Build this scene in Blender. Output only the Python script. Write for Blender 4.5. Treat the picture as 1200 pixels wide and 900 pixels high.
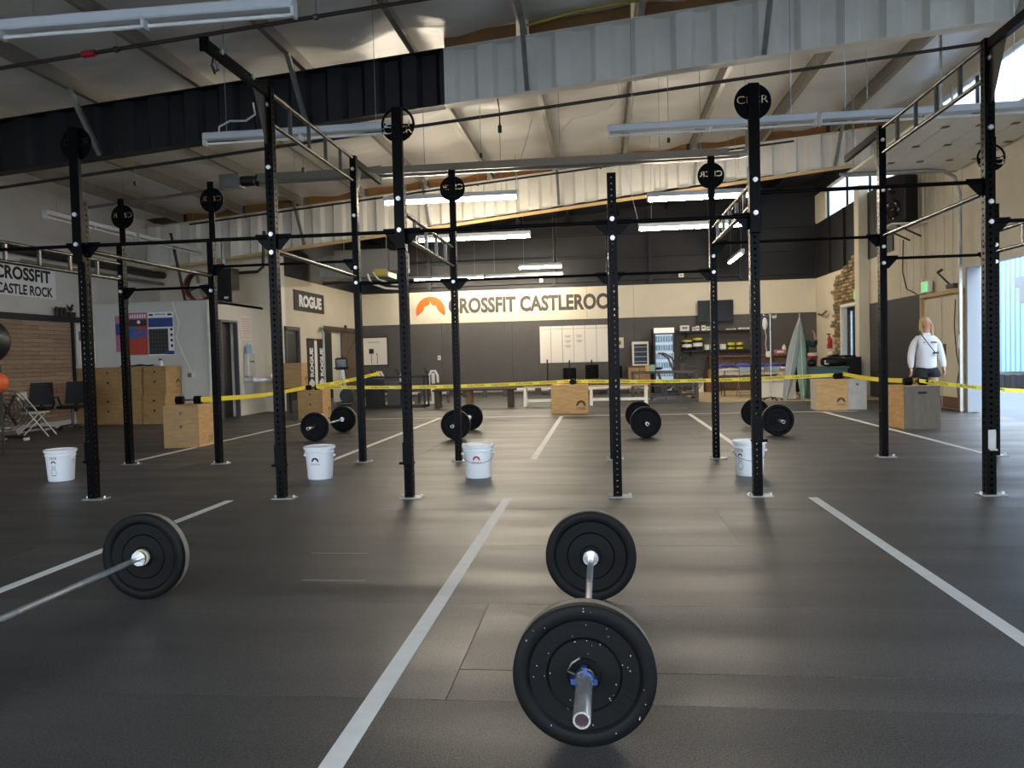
import bpy, bmesh, math, random
from mathutils import Vector, Matrix

random.seed(11)
S = bpy.context.scene
COL = S.collection
for o in list(bpy.data.objects):
    bpy.data.objects.remove(o)
PI = math.pi

# ------------------------------------------------------------------ camera
F_PX, YAW, PITCH, ROLL, CAM_H = 916.27, 0.115306, 0.034258, -0.025434, 1.22457
fw = Vector((-math.sin(YAW) * math.cos(PITCH), math.cos(YAW) * math.cos(PITCH), -math.sin(PITCH)))
rt = Vector((math.cos(YAW), math.sin(YAW), 0))
up = rt.cross(fw)
rt, up = rt * math.cos(ROLL) + up * math.sin(ROLL), -rt * math.sin(ROLL) + up * math.cos(ROLL)
cam_data = bpy.data.cameras.new('camera')
cam_data.sensor_width = 36.0
cam_data.lens = F_PX / 1200 * 36.0
cam_data.clip_start, cam_data.clip_end = 0.05, 300
cam = bpy.data.objects.new('camera', cam_data)
COL.objects.link(cam)
cam.matrix_world = Matrix(((rt.x, up.x, -fw.x, 0), (rt.y, up.y, -fw.y, 0), (rt.z, up.z, -fw.z, CAM_H), (0, 0, 0, 1)))
S.camera = cam

# ------------------------------------------------------------------ sky, exposure
world = bpy.data.worlds.new('daylight')
S.world = world
world.use_nodes = True
bg = world.node_tree.nodes['Background']
bg.inputs['Color'].default_value = (0.76, 0.87, 1.0, 1)
bg.inputs['Strength'].default_value = 3.0
S.view_settings.view_transform = 'Standard'
S.view_settings.look = 'None'
S.view_settings.exposure = 1.66
S.view_settings.gamma = 1.0
S.view_settings.use_curve_mapping = False
TUBE_POWER = 60.0          # emission of the ceiling tube lamps

# ------------------------------------------------------------------ materials
def lin(h):
    c = [int(h[i:i + 2], 16) / 255 for i in (0, 2, 4)]
    return tuple((x / 12.92 if x <= 0.04045 else ((x + 0.055) / 1.055) ** 2.4) for x in c) + (1,)

MATS = {}
def mat(name, hexcol, rough=0.55, metal=0.0, var=0.0, scale=8.0, stretch=(1, 1, 1), bump=0.0, bscale=None,
        spec=None, emit=0.0, emit_col=None, rvar=0.0, hex2=None, trans=0.0, alpha=1.0):
    m = bpy.data.materials.new(name)
    m.use_nodes = True
    nt = m.node_tree
    b = nt.nodes['Principled BSDF']
    b.inputs['Base Color'].default_value = lin(hexcol)
    b.inputs['Roughness'].default_value = rough
    b.inputs['Metallic'].default_value = metal
    if spec is not None:
        b.inputs['Specular IOR Level'].default_value = spec
    if emit:
        b.inputs['Emission Color'].default_value = lin(emit_col or hexcol)
        b.inputs['Emission Strength'].default_value = emit
    if trans:
        b.inputs['Transmission Weight'].default_value = trans
    if alpha < 1:
        b.inputs['Alpha'].default_value = alpha
    if var or bump or rvar:
        tc = nt.nodes.new('ShaderNodeTexCoord')
        mp = nt.nodes.new('ShaderNodeMapping')
        mp.inputs['Scale'].default_value = stretch
        nz = nt.nodes.new('ShaderNodeTexNoise')
        nz.inputs['Scale'].default_value = scale
        nz.inputs['Detail'].default_value = 5
        nt.links.new(tc.outputs['Object'], mp.inputs['Vector'])
        nt.links.new(mp.outputs['Vector'], nz.inputs['Vector'])
        if var:
            mx = nt.nodes.new('ShaderNodeMixRGB')
            c = lin(hexcol)
            if hex2:
                mx.inputs['Color1'].default_value = lin(hex2)
            else:
                mx.inputs['Color1'].default_value = tuple(x * (1 - var) for x in c[:3]) + (1,)
            mx.inputs['Color2'].default_value = c if hex2 else tuple(min(1, x * (1 + var)) for x in c[:3]) + (1,)
            rp = nt.nodes.new('ShaderNodeValToRGB')
            rp.color_ramp.elements[0].position = 0.3
            rp.color_ramp.elements[1].position = 0.7
            nt.links.new(nz.outputs['Fac'], rp.inputs['Fac'])
            nt.links.new(rp.outputs['Color'], mx.inputs['Fac'])
            nt.links.new(mx.outputs['Color'], b.inputs['Base Color'])
        if rvar:
            mr = nt.nodes.new('ShaderNodeMapRange')
            mr.inputs['To Min'].default_value = max(0.02, rough - rvar)
            mr.inputs['To Max'].default_value = min(1, rough + rvar)
            nt.links.new(nz.outputs['Fac'], mr.inputs['Value'])
            nt.links.new(mr.outputs['Result'], b.inputs['Roughness'])
        if bump:
            n2 = nz
            if bscale:
                n2 = nt.nodes.new('ShaderNodeTexNoise')
                n2.inputs['Scale'].default_value = bscale
                n2.inputs['Detail'].default_value = 4
                nt.links.new(mp.outputs['Vector'], n2.inputs['Vector'])
            bp = nt.nodes.new('ShaderNodeBump')
            bp.inputs['Strength'].default_value = bump
            bp.inputs['Distance'].default_value = 0.02
            nt.links.new(n2.outputs['Fac'], bp.inputs['Height'])
            nt.links.new(bp.outputs['Normal'], b.inputs['Normal'])
    MATS[name] = m
    return m

def rubber_floor():
    m = bpy.data.materials.new('rubber_floor')
    m.use_nodes = True
    nt = m.node_tree
    b = nt.nodes['Principled BSDF']
    tc = nt.nodes.new('ShaderNodeTexCoord')
    oi = nt.nodes.new('ShaderNodeObjectInfo')
    sp = nt.nodes.new('ShaderNodeTexNoise'); sp.inputs['Scale'].default_value = 150; sp.inputs['Detail'].default_value = 2
    bl = nt.nodes.new('ShaderNodeTexNoise'); bl.inputs['Scale'].default_value = 1.3; bl.inputs['Detail'].default_value = 6
    mp = nt.nodes.new('ShaderNodeMapping'); mp.inputs['Scale'].default_value = (0.35, 1.6, 1)
    nt.links.new(tc.outputs['Object'], mp.inputs['Vector'])
    nt.links.new(tc.outputs['Object'], sp.inputs['Vector'])
    nt.links.new(mp.outputs['Vector'], bl.inputs['Vector'])
    rp = nt.nodes.new('ShaderNodeValToRGB')
    rp.color_ramp.elements[0].position = 0.35; rp.color_ramp.elements[0].color = lin('2a292b')
    rp.color_ramp.elements[1].position = 0.72; rp.color_ramp.elements[1].color = lin('625f5b')
    nt.links.new(sp.outputs['Fac'], rp.inputs['Fac'])
    mx = nt.nodes.new('ShaderNodeMixRGB'); mx.blend_type = 'MULTIPLY'
    r2 = nt.nodes.new('ShaderNodeMapRange')
    r2.inputs['From Min'].default_value = 0.3; r2.inputs['From Max'].default_value = 0.75
    r2.inputs['To Min'].default_value = 0.72; r2.inputs['To Max'].default_value = 1.15
    nt.links.new(bl.outputs['Fac'], r2.inputs['Value'])
    r3 = nt.nodes.new('ShaderNodeMapRange')
    r3.inputs['To Min'].default_value = 0.85; r3.inputs['To Max'].default_value = 1.12
    nt.links.new(oi.outputs['Random'], r3.inputs['Value'])
    mm = nt.nodes.new('ShaderNodeMath'); mm.operation = 'MULTIPLY'
    nt.links.new(r2.outputs['Result'], mm.inputs[0]); nt.links.new(r3.outputs['Result'], mm.inputs[1])
    mx.inputs['Fac'].default_value = 1
    nt.links.new(rp.outputs['Color'], mx.inputs['Color1'])
    nt.links.new(mm.outputs['Value'], mx.inputs['Color2'])
    nt.links.new(mx.outputs['Color'], b.inputs['Base Color'])
    r4 = nt.nodes.new('ShaderNodeMapRange')
    r4.inputs['From Min'].default_value = 0.3; r4.inputs['From Max'].default_value = 0.7
    r4.inputs['To Min'].default_value = 0.56; r4.inputs['To Max'].default_value = 0.40
    nt.links.new(bl.outputs['Fac'], r4.inputs['Value'])
    nt.links.new(r4.outputs['Result'], b.inputs['Roughness'])
    b.inputs['Specular IOR Level'].default_value = 0.62
    bp = nt.nodes.new('ShaderNodeBump'); bp.inputs['Strength'].default_value = 0.25; bp.inputs['Distance'].default_value = 0.004
    nt.links.new(sp.outputs['Fac'], bp.inputs['Height'])
    nt.links.new(bp.outputs['Normal'], b.inputs['Normal'])
    MATS['rubber_floor'] = m

def plank_wall():
    m = bpy.data.materials.new('plank_wall')
    m.use_nodes = True
    nt = m.node_tree
    b = nt.nodes['Principled BSDF']
    tc = nt.nodes.new('ShaderNodeTexCoord')
    mp = nt.nodes.new('ShaderNodeMapping')
    mp.inputs['Rotation'].default_value = (PI / 2, 0, PI / 2)
    sx = nt.nodes.new('ShaderNodeSeparateXYZ'); cb = nt.nodes.new('ShaderNodeCombineXYZ')
    nt.links.new(tc.outputs['Object'], sx.inputs['Vector'])
    nt.links.new(sx.outputs['Y'], cb.inputs['X']); nt.links.new(sx.outputs['Z'], cb.inputs['Y'])
    br = nt.nodes.new('ShaderNodeTexBrick')
    br.inputs['Color1'].default_value = lin('967a62'); br.inputs['Color2'].default_value = lin('ad9076')
    br.inputs['Mortar'].default_value = lin('4a382c')
    br.inputs['Scale'].default_value = 1.0
    br.inputs['Mortar Size'].default_value = 0.004
    br.inputs['Brick Width'].default_value = 0.9
    br.inputs['Row Height'].default_value = 0.085
    nt.links.new(cb.outputs['Vector'], br.inputs['Vector'])
    nz = nt.nodes.new('ShaderNodeTexNoise'); nz.inputs['Scale'].default_value = 6
    m2 = nt.nodes.new('ShaderNodeMapping'); m2.inputs['Scale'].default_value = (1, 0.6, 6)
    nt.links.new(tc.outputs['Object'], m2.inputs['Vector']); nt.links.new(m2.outputs['Vector'], nz.inputs['Vector'])
    mx = nt.nodes.new('ShaderNodeMixRGB'); mx.blend_type = 'MULTIPLY'; mx.inputs['Fac'].default_value = 0.6
    nt.links.new(br.outputs['Color'], mx.inputs['Color1']); nt.links.new(nz.outputs['Fac'], mx.inputs['Color2'])
    mx.blend_type = 'OVERLAY'
    mx.inputs['Fac'].default_value = 0.35
    nt.links.new(mx.outputs['Color'], b.inputs['Base Color'])
    b.inputs['Roughness'].default_value = 0.6
    MATS['plank_wall'] = m

def insulation(name, h, rough, var=0.06):
    m = mat(name, h, rough, var=var, scale=0.9, stretch=(0.5, 2.2, 1), bump=0.7, bscale=2.0)
    m.node_tree.nodes['Principled BSDF'].inputs['Specular IOR Level'].default_value = 0.6

rubber_floor(); plank_wall()
insulation('insulation', 'dddad3', 0.30)
insulation('insulation_black', '1b1b1d', 0.5)
mat('concrete', '6d6b68', 0.8, var=0.15, scale=3)
mat('cream_paint', 'd5ccb6', 0.75, var=0.03, scale=2)
mat('grey_wall', 'cfccc5', 0.75, var=0.05, scale=1.5)
mat('office_paint', 'c6c4bc', 0.7, var=0.03, scale=2)
mat('office_white', 'dcd7cb', 0.7, var=0.02, scale=2)
mat('charcoal_paint', '504d4a', 0.7, var=0.06, scale=4)
mat('dark_wainscot', '39383a', 0.6, var=0.05, scale=3)
mat('black_panel', '17171a', 0.6, var=0.15, scale=1)
mat('line_paint', 'dcdcd8', 0.55, var=0.05, scale=14)
mat('rig_black', '060607', 0.32, spec=0.06)
mat('bike_grey', '45413d', 0.5)
mat('letter_grey', '4b463f', 0.7)
mat('jamb_grey', '8f959b', 0.5)
mat('rig_rail', '55524d', 0.25, metal=0.6)
mat('knurl_steel', 'b4b6b8', 0.5, metal=0.8)
mat('rig_bare', '6f6a63', 0.35, metal=0.6)
mat('steel', 'd2d3d4', 0.36, metal=0.85)
mat('chrome', 'e2e3e4', 0.26, metal=0.88)
mat('dark_steel', '55534f', 0.35, metal=0.9)
mat('galvanized', '9a9b98', 0.38, metal=0.75, var=0.12, scale=7)
mat('purlin_grey', '8d887e', 0.4, metal=0.25, var=0.1, scale=5)
mat('fixture_white', 'c3c8cc', 0.45)
mat('beam_white', 'dcd8cd', 0.5, var=0.05, scale=3)
mat('beam_black', '0d0d10', 0.5, var=0.1, scale=3)
mat('kraft_brown', '8a6238', 0.8, var=0.15, scale=5)
mat('beam_tan', 'c7a878', 0.7, var=0.08, scale=5)
mat('pipe_black', '191817', 0.5)
mat('pipe_rust', '33241f', 0.6)
mat('white_plastic', 'e6e8ea', 0.4)
mat('white_paint', 'e2dfd6', 0.5)
mat('black_plastic', '131316', 0.45)
mat('black_rubber', '070809', 0.6, var=0.25, scale=180, spec=0.16)
mat('plate_emboss', '121317', 0.5)
mat('speck_white', 'b8b8b4', 0.8)
mat('sheen_and_scuff', '807a6e', 0.6, var=0.2, scale=20)  # floor scuff marks; on the plate rims a painted reflection
mat('blue_clip', '1f4284', 0.45)
mat('red_cap', '2a100c', 0.5)
mat('yellow_grip', 'b5b48c', 0.5)
mat('plywood', 'c39a62', 0.6, var=0.16, scale=5, stretch=(1, 1, 5))
mat('plywood_dark', '9d7b4c', 0.6, var=0.16, scale=5, stretch=(1, 1, 5))
mat('plywood_grey', '7b7163', 0.65, var=0.12, scale=5, stretch=(4, 1, 1))
mat('plywood_white', 'b9b4aa', 0.65, var=0.12, scale=7)
mat('print_black', '1c1a19', 0.7)
mat('print_brown', '4b3624', 0.7)
mat('print_grey', '6a6259', 0.7)
mat('print_white', 'ececec', 0.6)
mat('print_red', 'a8323a', 0.6)
mat('print_pink', 'd29a96', 0.7)
mat('orange_paint', 'd8610c', 0.6)
mat('tape_yellow', 'e7d43a', 0.45)
mat('wood_brown', '6d4a32', 0.6, var=0.2, scale=6, stretch=(1, 1, 4))
mat('wood_barn', '5c4c3e', 0.7, var=0.25, scale=8, stretch=(1, 4, 0.6))
mat('wood_dark', '3b2a20', 0.6, var=0.2, scale=6)
mat('door_grey', '4c4b4d', 0.5)
mat('door_dark', '19181a', 0.5)
mat('glass', 'dfe9ee', 0.05, trans=0.9)
mat('window_daylight', 'e9f2ff', 0.3, trans=0.85)
mat('banner_black', '151518', 0.7)
mat('paper_white', 'e4ded2', 0.8)
mat('poster_red', 'b5452f', 0.6)
mat('poster_blue', '2d63ad', 0.6)
mat('poster_navy', '2a4587', 0.6)
mat('poster_pink', 'b56a86', 0.6)
mat('poster_dark', '2b2c30', 0.6)
mat('teal_cloth', '4d6b6a', 0.6)
mat('teal_room', '8fb6b6', 0.7)
mat('green_board', '7f9d8b', 0.4)
mat('grey_board', '969d9a', 0.4)
mat('green_jacket', '0f3b32', 0.8)
mat('cloth_blue', '3a3f8c', 0.8)
mat('cloth_white', 'd8d2c6', 0.85)
mat('skin', 'c99a84', 0.55)
mat('hair_blond', 'b79a68', 0.6, var=0.2, scale=40)
mat('hair_brown', '3c2c22', 0.6)
mat('sweatshirt', 'd4d3d6', 0.9, var=0.03, scale=20)
mat('shorts_black', '15151a', 0.8)
mat('shoe_white', 'd8d8d8', 0.6)
mat('lip', 'a85f58', 0.5)
mat('mesh_chair', '17171a', 0.7)
mat('red_paint', 'b3202a', 0.4)
mat('exit_green', '5fbf72', 0.4, emit=.3, emit_col='6fd888')
mat('screen_black', '0d0e12', 0.2)
mat('yellow_tub', 'dfd02f', 0.5)
mat('vinyl_beige', 'b8a27e', 0.6, var=0.05, scale=3)
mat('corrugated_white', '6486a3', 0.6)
mat('asphalt', '5d6672', 0.85, var=0.08, scale=2)
mat('tire', '26272a', 0.8)
mat('awning', '55565f', 0.7)
mat('hose_yellow', 'b5a448', 0.6)
mat('duct', '87857f', 0.45, metal=0.4)
mat('tube_lamp', 'fff0d4', 0.4, emit=TUBE_POWER, emit_col='fff0d8')
mat('tube_off', 'd9dad6', 0.3)
mat('fridge_light', '9fb4c5', 0.4, emit=.16, emit_col='bcd8f2')
mat('fridge_sign', 'f2efe8', 0.4, emit=.12, emit_col='f2efe8')
mat('bottle_blue', '86a6c4', 0.3)
mat('stone_a', '8a7450', 0.85, var=0.25, scale=12)
mat('stone_b', '6d5e48', 0.85, var=0.25, scale=12)
mat('stone_c', 'a08a62', 0.85, var=0.25, scale=12)
mat('window_blue', '5b7ec2', 0.3, emit=0.0)
mat('orange_rubber', 'e8642c', 0.5)

# ------------------------------------------------------------------ mesh helpers
class MB:
    def __init__(s):
        s.v, s.f, s.mi, s.sm = [], [], [], []
    def add(s, vs, fs, mi=0, sm=False):
        n = len(s.v)
        s.v += [tuple(v) for v in vs]
        for f in fs:
            s.f.append([n + i for i in f]); s.mi.append(mi); s.sm.append(sm)
        return s
    def box(s, c, d, rz=0, bev=0, mi=0, M=None):
        hx, hy, hz = d[0] / 2, d[1] / 2, d[2] / 2
        R = Matrix.Translation(Vector(c)) @ Matrix.Rotation(rz, 4, 'Z') if M is None else M @ Matrix.Translation(Vector(c)) @ Matrix.Rotation(rz, 4, 'Z')
        if not bev:
            vs = [R @ Vector((x * hx, y * hy, z * hz)) for z in (-1, 1) for y in (-1, 1) for x in (-1, 1)]
            fs = [(0, 2, 3, 1), (4, 5, 7, 6), (0, 1, 5, 4), (2, 6, 7, 3), (0, 4, 6, 2), (1, 3, 7, 5)]
            return s.add(vs, fs, mi)
        b = min(bev, hx * .9, hy * .9, hz * .9)
        vs, idx = [], {}
        for sx in (-1, 1):
            for sy in (-1, 1):
                for sz in (-1, 1):
                    for ax in range(3):
                        q = [sx * (hx - b), sy * (hy - b), sz * (hz - b)]
                        q[ax] = (sx * hx, sy * hy, sz * hz)[ax]
                        idx[(sx, sy, sz, ax)] = len(vs)
                        vs.append(R @ Vector(q))
        fs = []
        for ax in range(3):
            a, c2 = [i for i in range(3) if i != ax]
            for sg in (-1, 1):
                loop = []
                for (p, q) in ((-1, -1), (1, -1), (1, 1), (-1, 1)):
                    k = [0, 0, 0]; k[ax] = sg; k[a] = p; k[c2] = q
                    loop.append(idx[(k[0], k[1], k[2], ax)])
                fs.append(loop if (sg > 0) == (ax != 1) else loop[::-1])
        for ax in range(3):
            a, c2 = [i for i in range(3) if i != ax]
            for p in (-1, 1):
                for q in (-1, 1):
                    l = []
                    for (t, w) in ((-1, a), (-1, c2), (1, c2), (1, a)):
                        k = [0, 0, 0]; k[ax] = t; k[a] = p; k[c2] = q
                        l.append(idx[(k[0], k[1], k[2], w)])
                    fs.append(l)
        for sx in (-1, 1):
            for sy in (-1, 1):
                for sz in (-1, 1):
                    fs.append([idx[(sx, sy, sz, ax)] for ax in range(3)])
        return s.add(vs, fs, mi)
    def bar(s, p0, p1, w, h=None, mi=0, upv=(0, 0, 1)):
        p0, p1 = Vector(p0), Vector(p1)
        h = h or w
        d = (p1 - p0).normalized()
        u = Vector(upv)
        if abs(d.dot(u)) > 0.98:
            u = Vector((0, 1, 0))
        sx = d.cross(u).normalized(); sy = sx.cross(d).normalized()
        vs = [p + sx * a * w / 2 + sy * b * h / 2 for p in (p0, p1) for (a, b) in ((-1, -1), (1, -1), (1, 1), (-1, 1))]
        return s.add(vs, [(3, 2, 1, 0), (4, 5, 6, 7), (0, 1, 5, 4), (1, 2, 6, 5), (2, 3, 7, 6), (3, 0, 4, 7)], mi)
    def cyl(s, p0, p1, r, r2=None, n=12, mi=0, caps=True):
        p0, p1 = Vector(p0), Vector(p1)
        r2 = r if r2 is None else r2
        d = (p1 - p0).normalized()
        u = Vector((0, 0, 1)) if abs(d.z) < 0.9 else Vector((1, 0, 0))
        a = d.cross(u).normalized(); b = d.cross(a)
        vs = []
        for p, q in ((p0, r), (p1, r2)):
            vs += [p + a * math.cos(2 * PI * i / n) * q + b * math.sin(2 * PI * i / n) * q for i in range(n)]
        s.add(vs, [(i, (i + 1) % n, n + (i + 1) % n, n + i) for i in range(n)], mi, True)
        if caps:
            k = len(s.v) - 2 * n
            s.f.append([k + i for i in range(n)][::-1]); s.mi.append(mi); s.sm.append(False)
            s.f.append([k + n + i for i in range(n)]); s.mi.append(mi); s.sm.append(False)
        return s
    def tube(s, pts, r, n=8, mi=0, closed=False):
        pts = [Vector(p) for p in pts]
        N = len(pts)
        vs = []
        prev = None
        for i, p in enumerate(pts):
            if closed:
                d = (pts[(i + 1) % N] - pts[i - 1]).normalized()
            else:
                d = (pts[min(i + 1, N - 1)] - pts[max(i - 1, 0)]).normalized()
            if prev is None:
                u = Vector((0, 0, 1)) if abs(d.z) < 0.9 else Vector((1, 0, 0))
                a = d.cross(u).normalized()
            else:
                a = (prev - d * prev.dot(d)).normalized()
            prev = a
            b = d.cross(a)
            q = r[i] if isinstance(r, (list, tuple)) else r
            vs += [p + a * math.cos(2 * PI * k / n) * q + b * math.sin(2 * PI * k / n) * q for k in range(n)]
        fs = []
        for i in range(N if closed else N - 1):
            j = (i + 1) % N
            fs += [(i * n + k, i * n + (k + 1) % n, j * n + (k + 1) % n, j * n + k) for k in range(n)]
        s.add(vs, fs, mi, True)
        if not closed:
            k0 = len(s.v) - N * n
            s.f.append([k0 + i for i in range(n)][::-1]); s.mi.append(mi); s.sm.append(False)
            s.f.append([k0 + (N - 1) * n + i for i in range(n)]); s.mi.append(mi); s.sm.append(False)
        return s
    def lathe(s, prof, n=24, M=None, mi=0, closed=False):
        M = M or Matrix.Identity(4)
        vs = []
        for (r, z) in prof:
            vs += [M @ Vector((r * math.cos(2 * PI * i / n), r * math.sin(2 * PI * i / n), z)) for i in range(n)]
        L = len(prof)
        fs = []
        for j in range(L if closed else L - 1):
            k = (j + 1) % L
            fs += [(j * n + i, j * n + (i + 1) % n, k * n + (i + 1) % n, k * n + i) for i in range(n)]
        return s.add(vs, fs, mi, True)
    def prism(s, poly, t, M=None, mi=0):
        M = M or Matrix.Identity(4)
        n = len(poly)
        vs = [M @ Vector((x, y, 0)) for x, y in poly] + [M @ Vector((x, y, t)) for x, y in poly]
        fs = [list(range(n))[::-1], list(range(n, 2 * n))] + [(i, (i + 1) % n, n + (i + 1) % n, n + i) for i in range(n)]
        return s.add(vs, fs, mi)
    def ball(s, c, r, n=12, m=8, mi=0, sc=(1, 1, 1)):
        vs = []
        for j in range(m + 1):
            th = PI * j / m
            vs += [(c[0] + sc[0] * r * math.sin(th) * math.cos(2 * PI * i / n), c[1] + sc[1] * r * math.sin(th) * math.sin(2 * PI * i / n), c[2] + sc[2] * r * math.cos(th)) for i in range(n)]
        fs = [(j * n + i, (j + 1) * n + i, (j + 1) * n + (i + 1) % n, j * n + (i + 1) % n) for j in range(m) for i in range(n)]
        return s.add(vs, fs, mi, True)
    def mesh(s, name, mats, ang=0.7):
        me = bpy.data.meshes.new(name)
        me.from_pydata(s.v, [], s.f)
        for m in (mats if isinstance(mats, (list, tuple)) else [mats]):
            me.materials.append(MATS[m])
        me.polygons.foreach_set('material_index', s.mi)
        me.polygons.foreach_set('use_smooth', s.sm)
        bm = bmesh.new(); bm.from_mesh(me)
        bmesh.ops.recalc_face_normals(bm, faces=bm.faces)
        bm.to_mesh(me); bm.free()
        if any(s.sm):
            me.set_sharp_from_angle(angle=ang)
        me.update()
        return me
    def build(s, name, mats, parent=None, loc=(0, 0, 0), rz=0):
        return link(name, s.mesh(name, mats), parent, loc, rz)

def link(name, me, parent=None, loc=(0, 0, 0), rz=0, M=None):
    o = bpy.data.objects.new(name, me)
    COL.objects.link(o)
    o.parent = parent
    if M is not None:
        o.matrix_local = M
    else:
        o.location = loc
        o.rotation_euler = (0, 0, rz)
    return o

def tag(o, label, cat, group=None):
    o['label'] = label
    o['category'] = cat
    if group:
        o['group'] = group
    return o

def thing(name, label, cat, loc=(0, 0, 0), rz=0, group=None):
    o = bpy.data.objects.new(name, None)
    o.empty_display_size = 0.1
    COL.objects.link(o)
    o.location = loc
    o.rotation_euler = (0, 0, rz)
    return tag(o, label, cat, group)

def struct(o, label=None):
    o['kind'] = 'structure'
    if label:
        o['label'] = label
    return o

def copy_tree(o, parent=None):
    c = o.copy(); COL.objects.link(c); c.parent = parent
    for ch in list(o.children):
        copy_tree(ch, c)
    return c

def B(name, c, d, m, parent=None, bev=0, rz=0, loc=None):
    """one box-shaped mesh part, origin at its centre"""
    return MB().box((0, 0, 0), d, bev=bev).build(name, m, parent, c, rz)

TXT = {}
def text_geo(s, bold=0.0):
    """flat triangulated lettering: cap height 1, x from 0"""
    if (s, bold) in TXT:
        return TXT[(s, bold)]
    cu = bpy.data.curves.new('t', 'FONT')
    cu.body = s; cu.offset = bold; cu.size = 1.0; cu.resolution_u = 3
    ob = bpy.data.objects.new('t', cu); COL.objects.link(ob)
    dg = bpy.context.evaluated_depsgraph_get()
    me = bpy.data.meshes.new_from_object(ob.evaluated_get(dg))
    vs = [v.co.copy() for v in me.vertices]; fs = [list(p.vertices) for p in me.polygons]
    bpy.data.objects.remove(ob); bpy.data.meshes.remove(me); bpy.data.curves.remove(cu)
    x0 = min(v.x for v in vs); x1 = max(v.x for v in vs); y0 = min(v.y for v in vs); y1 = max(v.y for v in vs)
    h = y1 - y0
    vs = [((v.x - x0) / h, (v.y - y0) / h) for v in vs]
    TXT[(s, bold)] = (vs, fs, (x1 - x0) / h)
    return TXT[(s, bold)]

def letters(name, s, width, height, m, parent, M, bold=0.0, centre=True, conv=None):
    """flat lettering in the local XZ-like plane given by M (x right, y up)"""
    vs, fs, w = text_geo(s, bold)
    b = MB()
    pts = []
    for (x, y) in vs:
        x = (x / w - (0.5 if centre else 0)) * width; y = (y - (0.5 if centre else 0)) * height
        p = conv(x, y) if conv else Vector((x, y, 0))
        pts.append(M @ p)
    b.add(pts, fs)
    return b.build(name, m, parent)

def face_front(x, y, z):   # text plane facing -Y (towards the camera)
    return Matrix(((1, 0, 0, x), (0, 0, -1, y), (0, 1, 0, z), (0, 0, 0, 1)))
def face_back(x, y, z):    # text plane facing +Y
    return Matrix(((-1, 0, 0, x), (0, 0, 1, y), (0, 1, 0, z), (0, 0, 0, 1)))
def face_right(x, y, z):   # text plane facing +X  (x of text runs along +Y)
    return Matrix(((0, 0, 1, x), (1, 0, 0, y), (0, 1, 0, z), (0, 0, 0, 1)))
def face_left(x, y, z):    # text plane facing -X
    return Matrix(((0, 0, -1, x), (-1, 0, 0, y), (0, 1, 0, z), (0, 0, 0, 1)))

def arch_logo(w):
    """2D outline of the arch emblem, width w, base at y=0"""
    r = w / 2
    pts = []
    for i in range(25):
        a = math.radians(-18 + i * 216 / 24)
        pts.append((r * math.cos(a), r * 0.30 + r * math.sin(a)))
    # castle-rock notch cut from below, right to left seen from the left end
    notch = [(-0.55, 0.30), (-0.47, 0.42), (-0.42, 0.62), (-0.30, 0.64), (-0.24, 0.70), (-0.10, 0.72), (-0.06, 0.82), (0.0, 1.0), (0.05, 0.82), (0.1, 0.72), (0.28, 0.70), (0.40, 0.66), (0.44, 0.50), (0.52, 0.40), (0.58, 0.28)]
    pts += [(x * r, y * r) for x, y in notch]
    return pts

def wall_cells(b, axis, pos, th, u0, u1, z0, z1, opens, mi=0):
    """box pieces of a wall around rectangular openings; opens: (ua, ub, za, zb)"""
    us = sorted(set([u0, u1] + [q for o in opens for q in o[:2] if u0 < q < u1]))
    zs = sorted(set([z0, z1] + [q for o in opens for q in o[2:] if z0 < q < z1]))
    for i in range(len(us) - 1):
        run = None
        for j in range(len(zs) - 1):
            um, zm = (us[i] + us[i + 1]) / 2, (zs[j] + zs[j + 1]) / 2
            op = any(o[0] < um < o[1] and o[2] < zm < o[3] for o in opens)
            if not op:
                if run is None:
                    run = zs[j]
                end = zs[j + 1]
            if (op or j == len(zs) - 2) and run is not None:
                c = (um, (run + end) / 2); d = (us[i + 1] - us[i], end - run)
                if axis == 'X':
                    b.box((pos, c[0], c[1]), (th, d[0], d[1]), mi=mi)
                else:
                    b.box((c[0], pos, c[1]), (d[0], th, d[1]), mi=mi)
                run = None
    return b

# ================================================================== THE SETTING
XL, XR, YF, YB = -11.25, 6.7, -4.0, 25.5
def zr(x):
    return 5.85 + 0.085 * x          # underside of the roof insulation

# ---- floor: slab with rolled rubber mats
floor = MB().box(((XL + XR) / 2, (YF + YB) / 2, -0.12), (XR - XL + 0.4, YB - YF + 0.4, 0.21)).build('floor', 'concrete')
struct(floor, 'dark rubber gym floor laid in wide rolls')
edges = [-4.0, -2.16, -0.94, 0.28, 1.50, 2.72, 3.81, 5.02, 6.24]
while edges[-1] < YB - 1.3:
    edges.append(edges[-1] + 1.22)
edges.append(YB)
g = 0.0007
for k in range(len(edges) - 1):
    ya, yb = edges[k] + g, edges[k + 1] - g
    if 19.2 < yb < 30 and ya > 18.0:
        xe = 2.5
    else:
        xe = XR
    cuts = [XL, XL + 3.2 + (k * 2.7) % 6.0, XL + 10.4 + (k * 3.1) % 5.0, XR]
    if k == 4:
        cuts = [XL, -8.1, 2.6, XR]
    if abs(edges[k] - 2.72) < .01:
        cuts = [XL, -7.3, -0.585, 1.9, XR]
    for i in range(len(cuts) - 1):
        xa, xb = cuts[i] + g, cuts[i + 1] - g
        y0 = ya
        if abs(edges[k] - 2.72) < .01 and i == 2:
            MB().box((0, 0, 0), (xb - xa, 0.275, 0.012), bev=0.001).build('rubber_mat', 'rubber_floor', floor, ((xa + xb) / 2, ya + 0.1375, -0.0065))
            y0 = ya + 0.28
        MB().box((0, 0, 0), (xb - xa, yb - y0, 0.012), bev=0.001).build('rubber_mat', 'rubber_floor', floor, ((xa + xb) / 2, (y0 + yb) / 2, -0.006))
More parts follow.
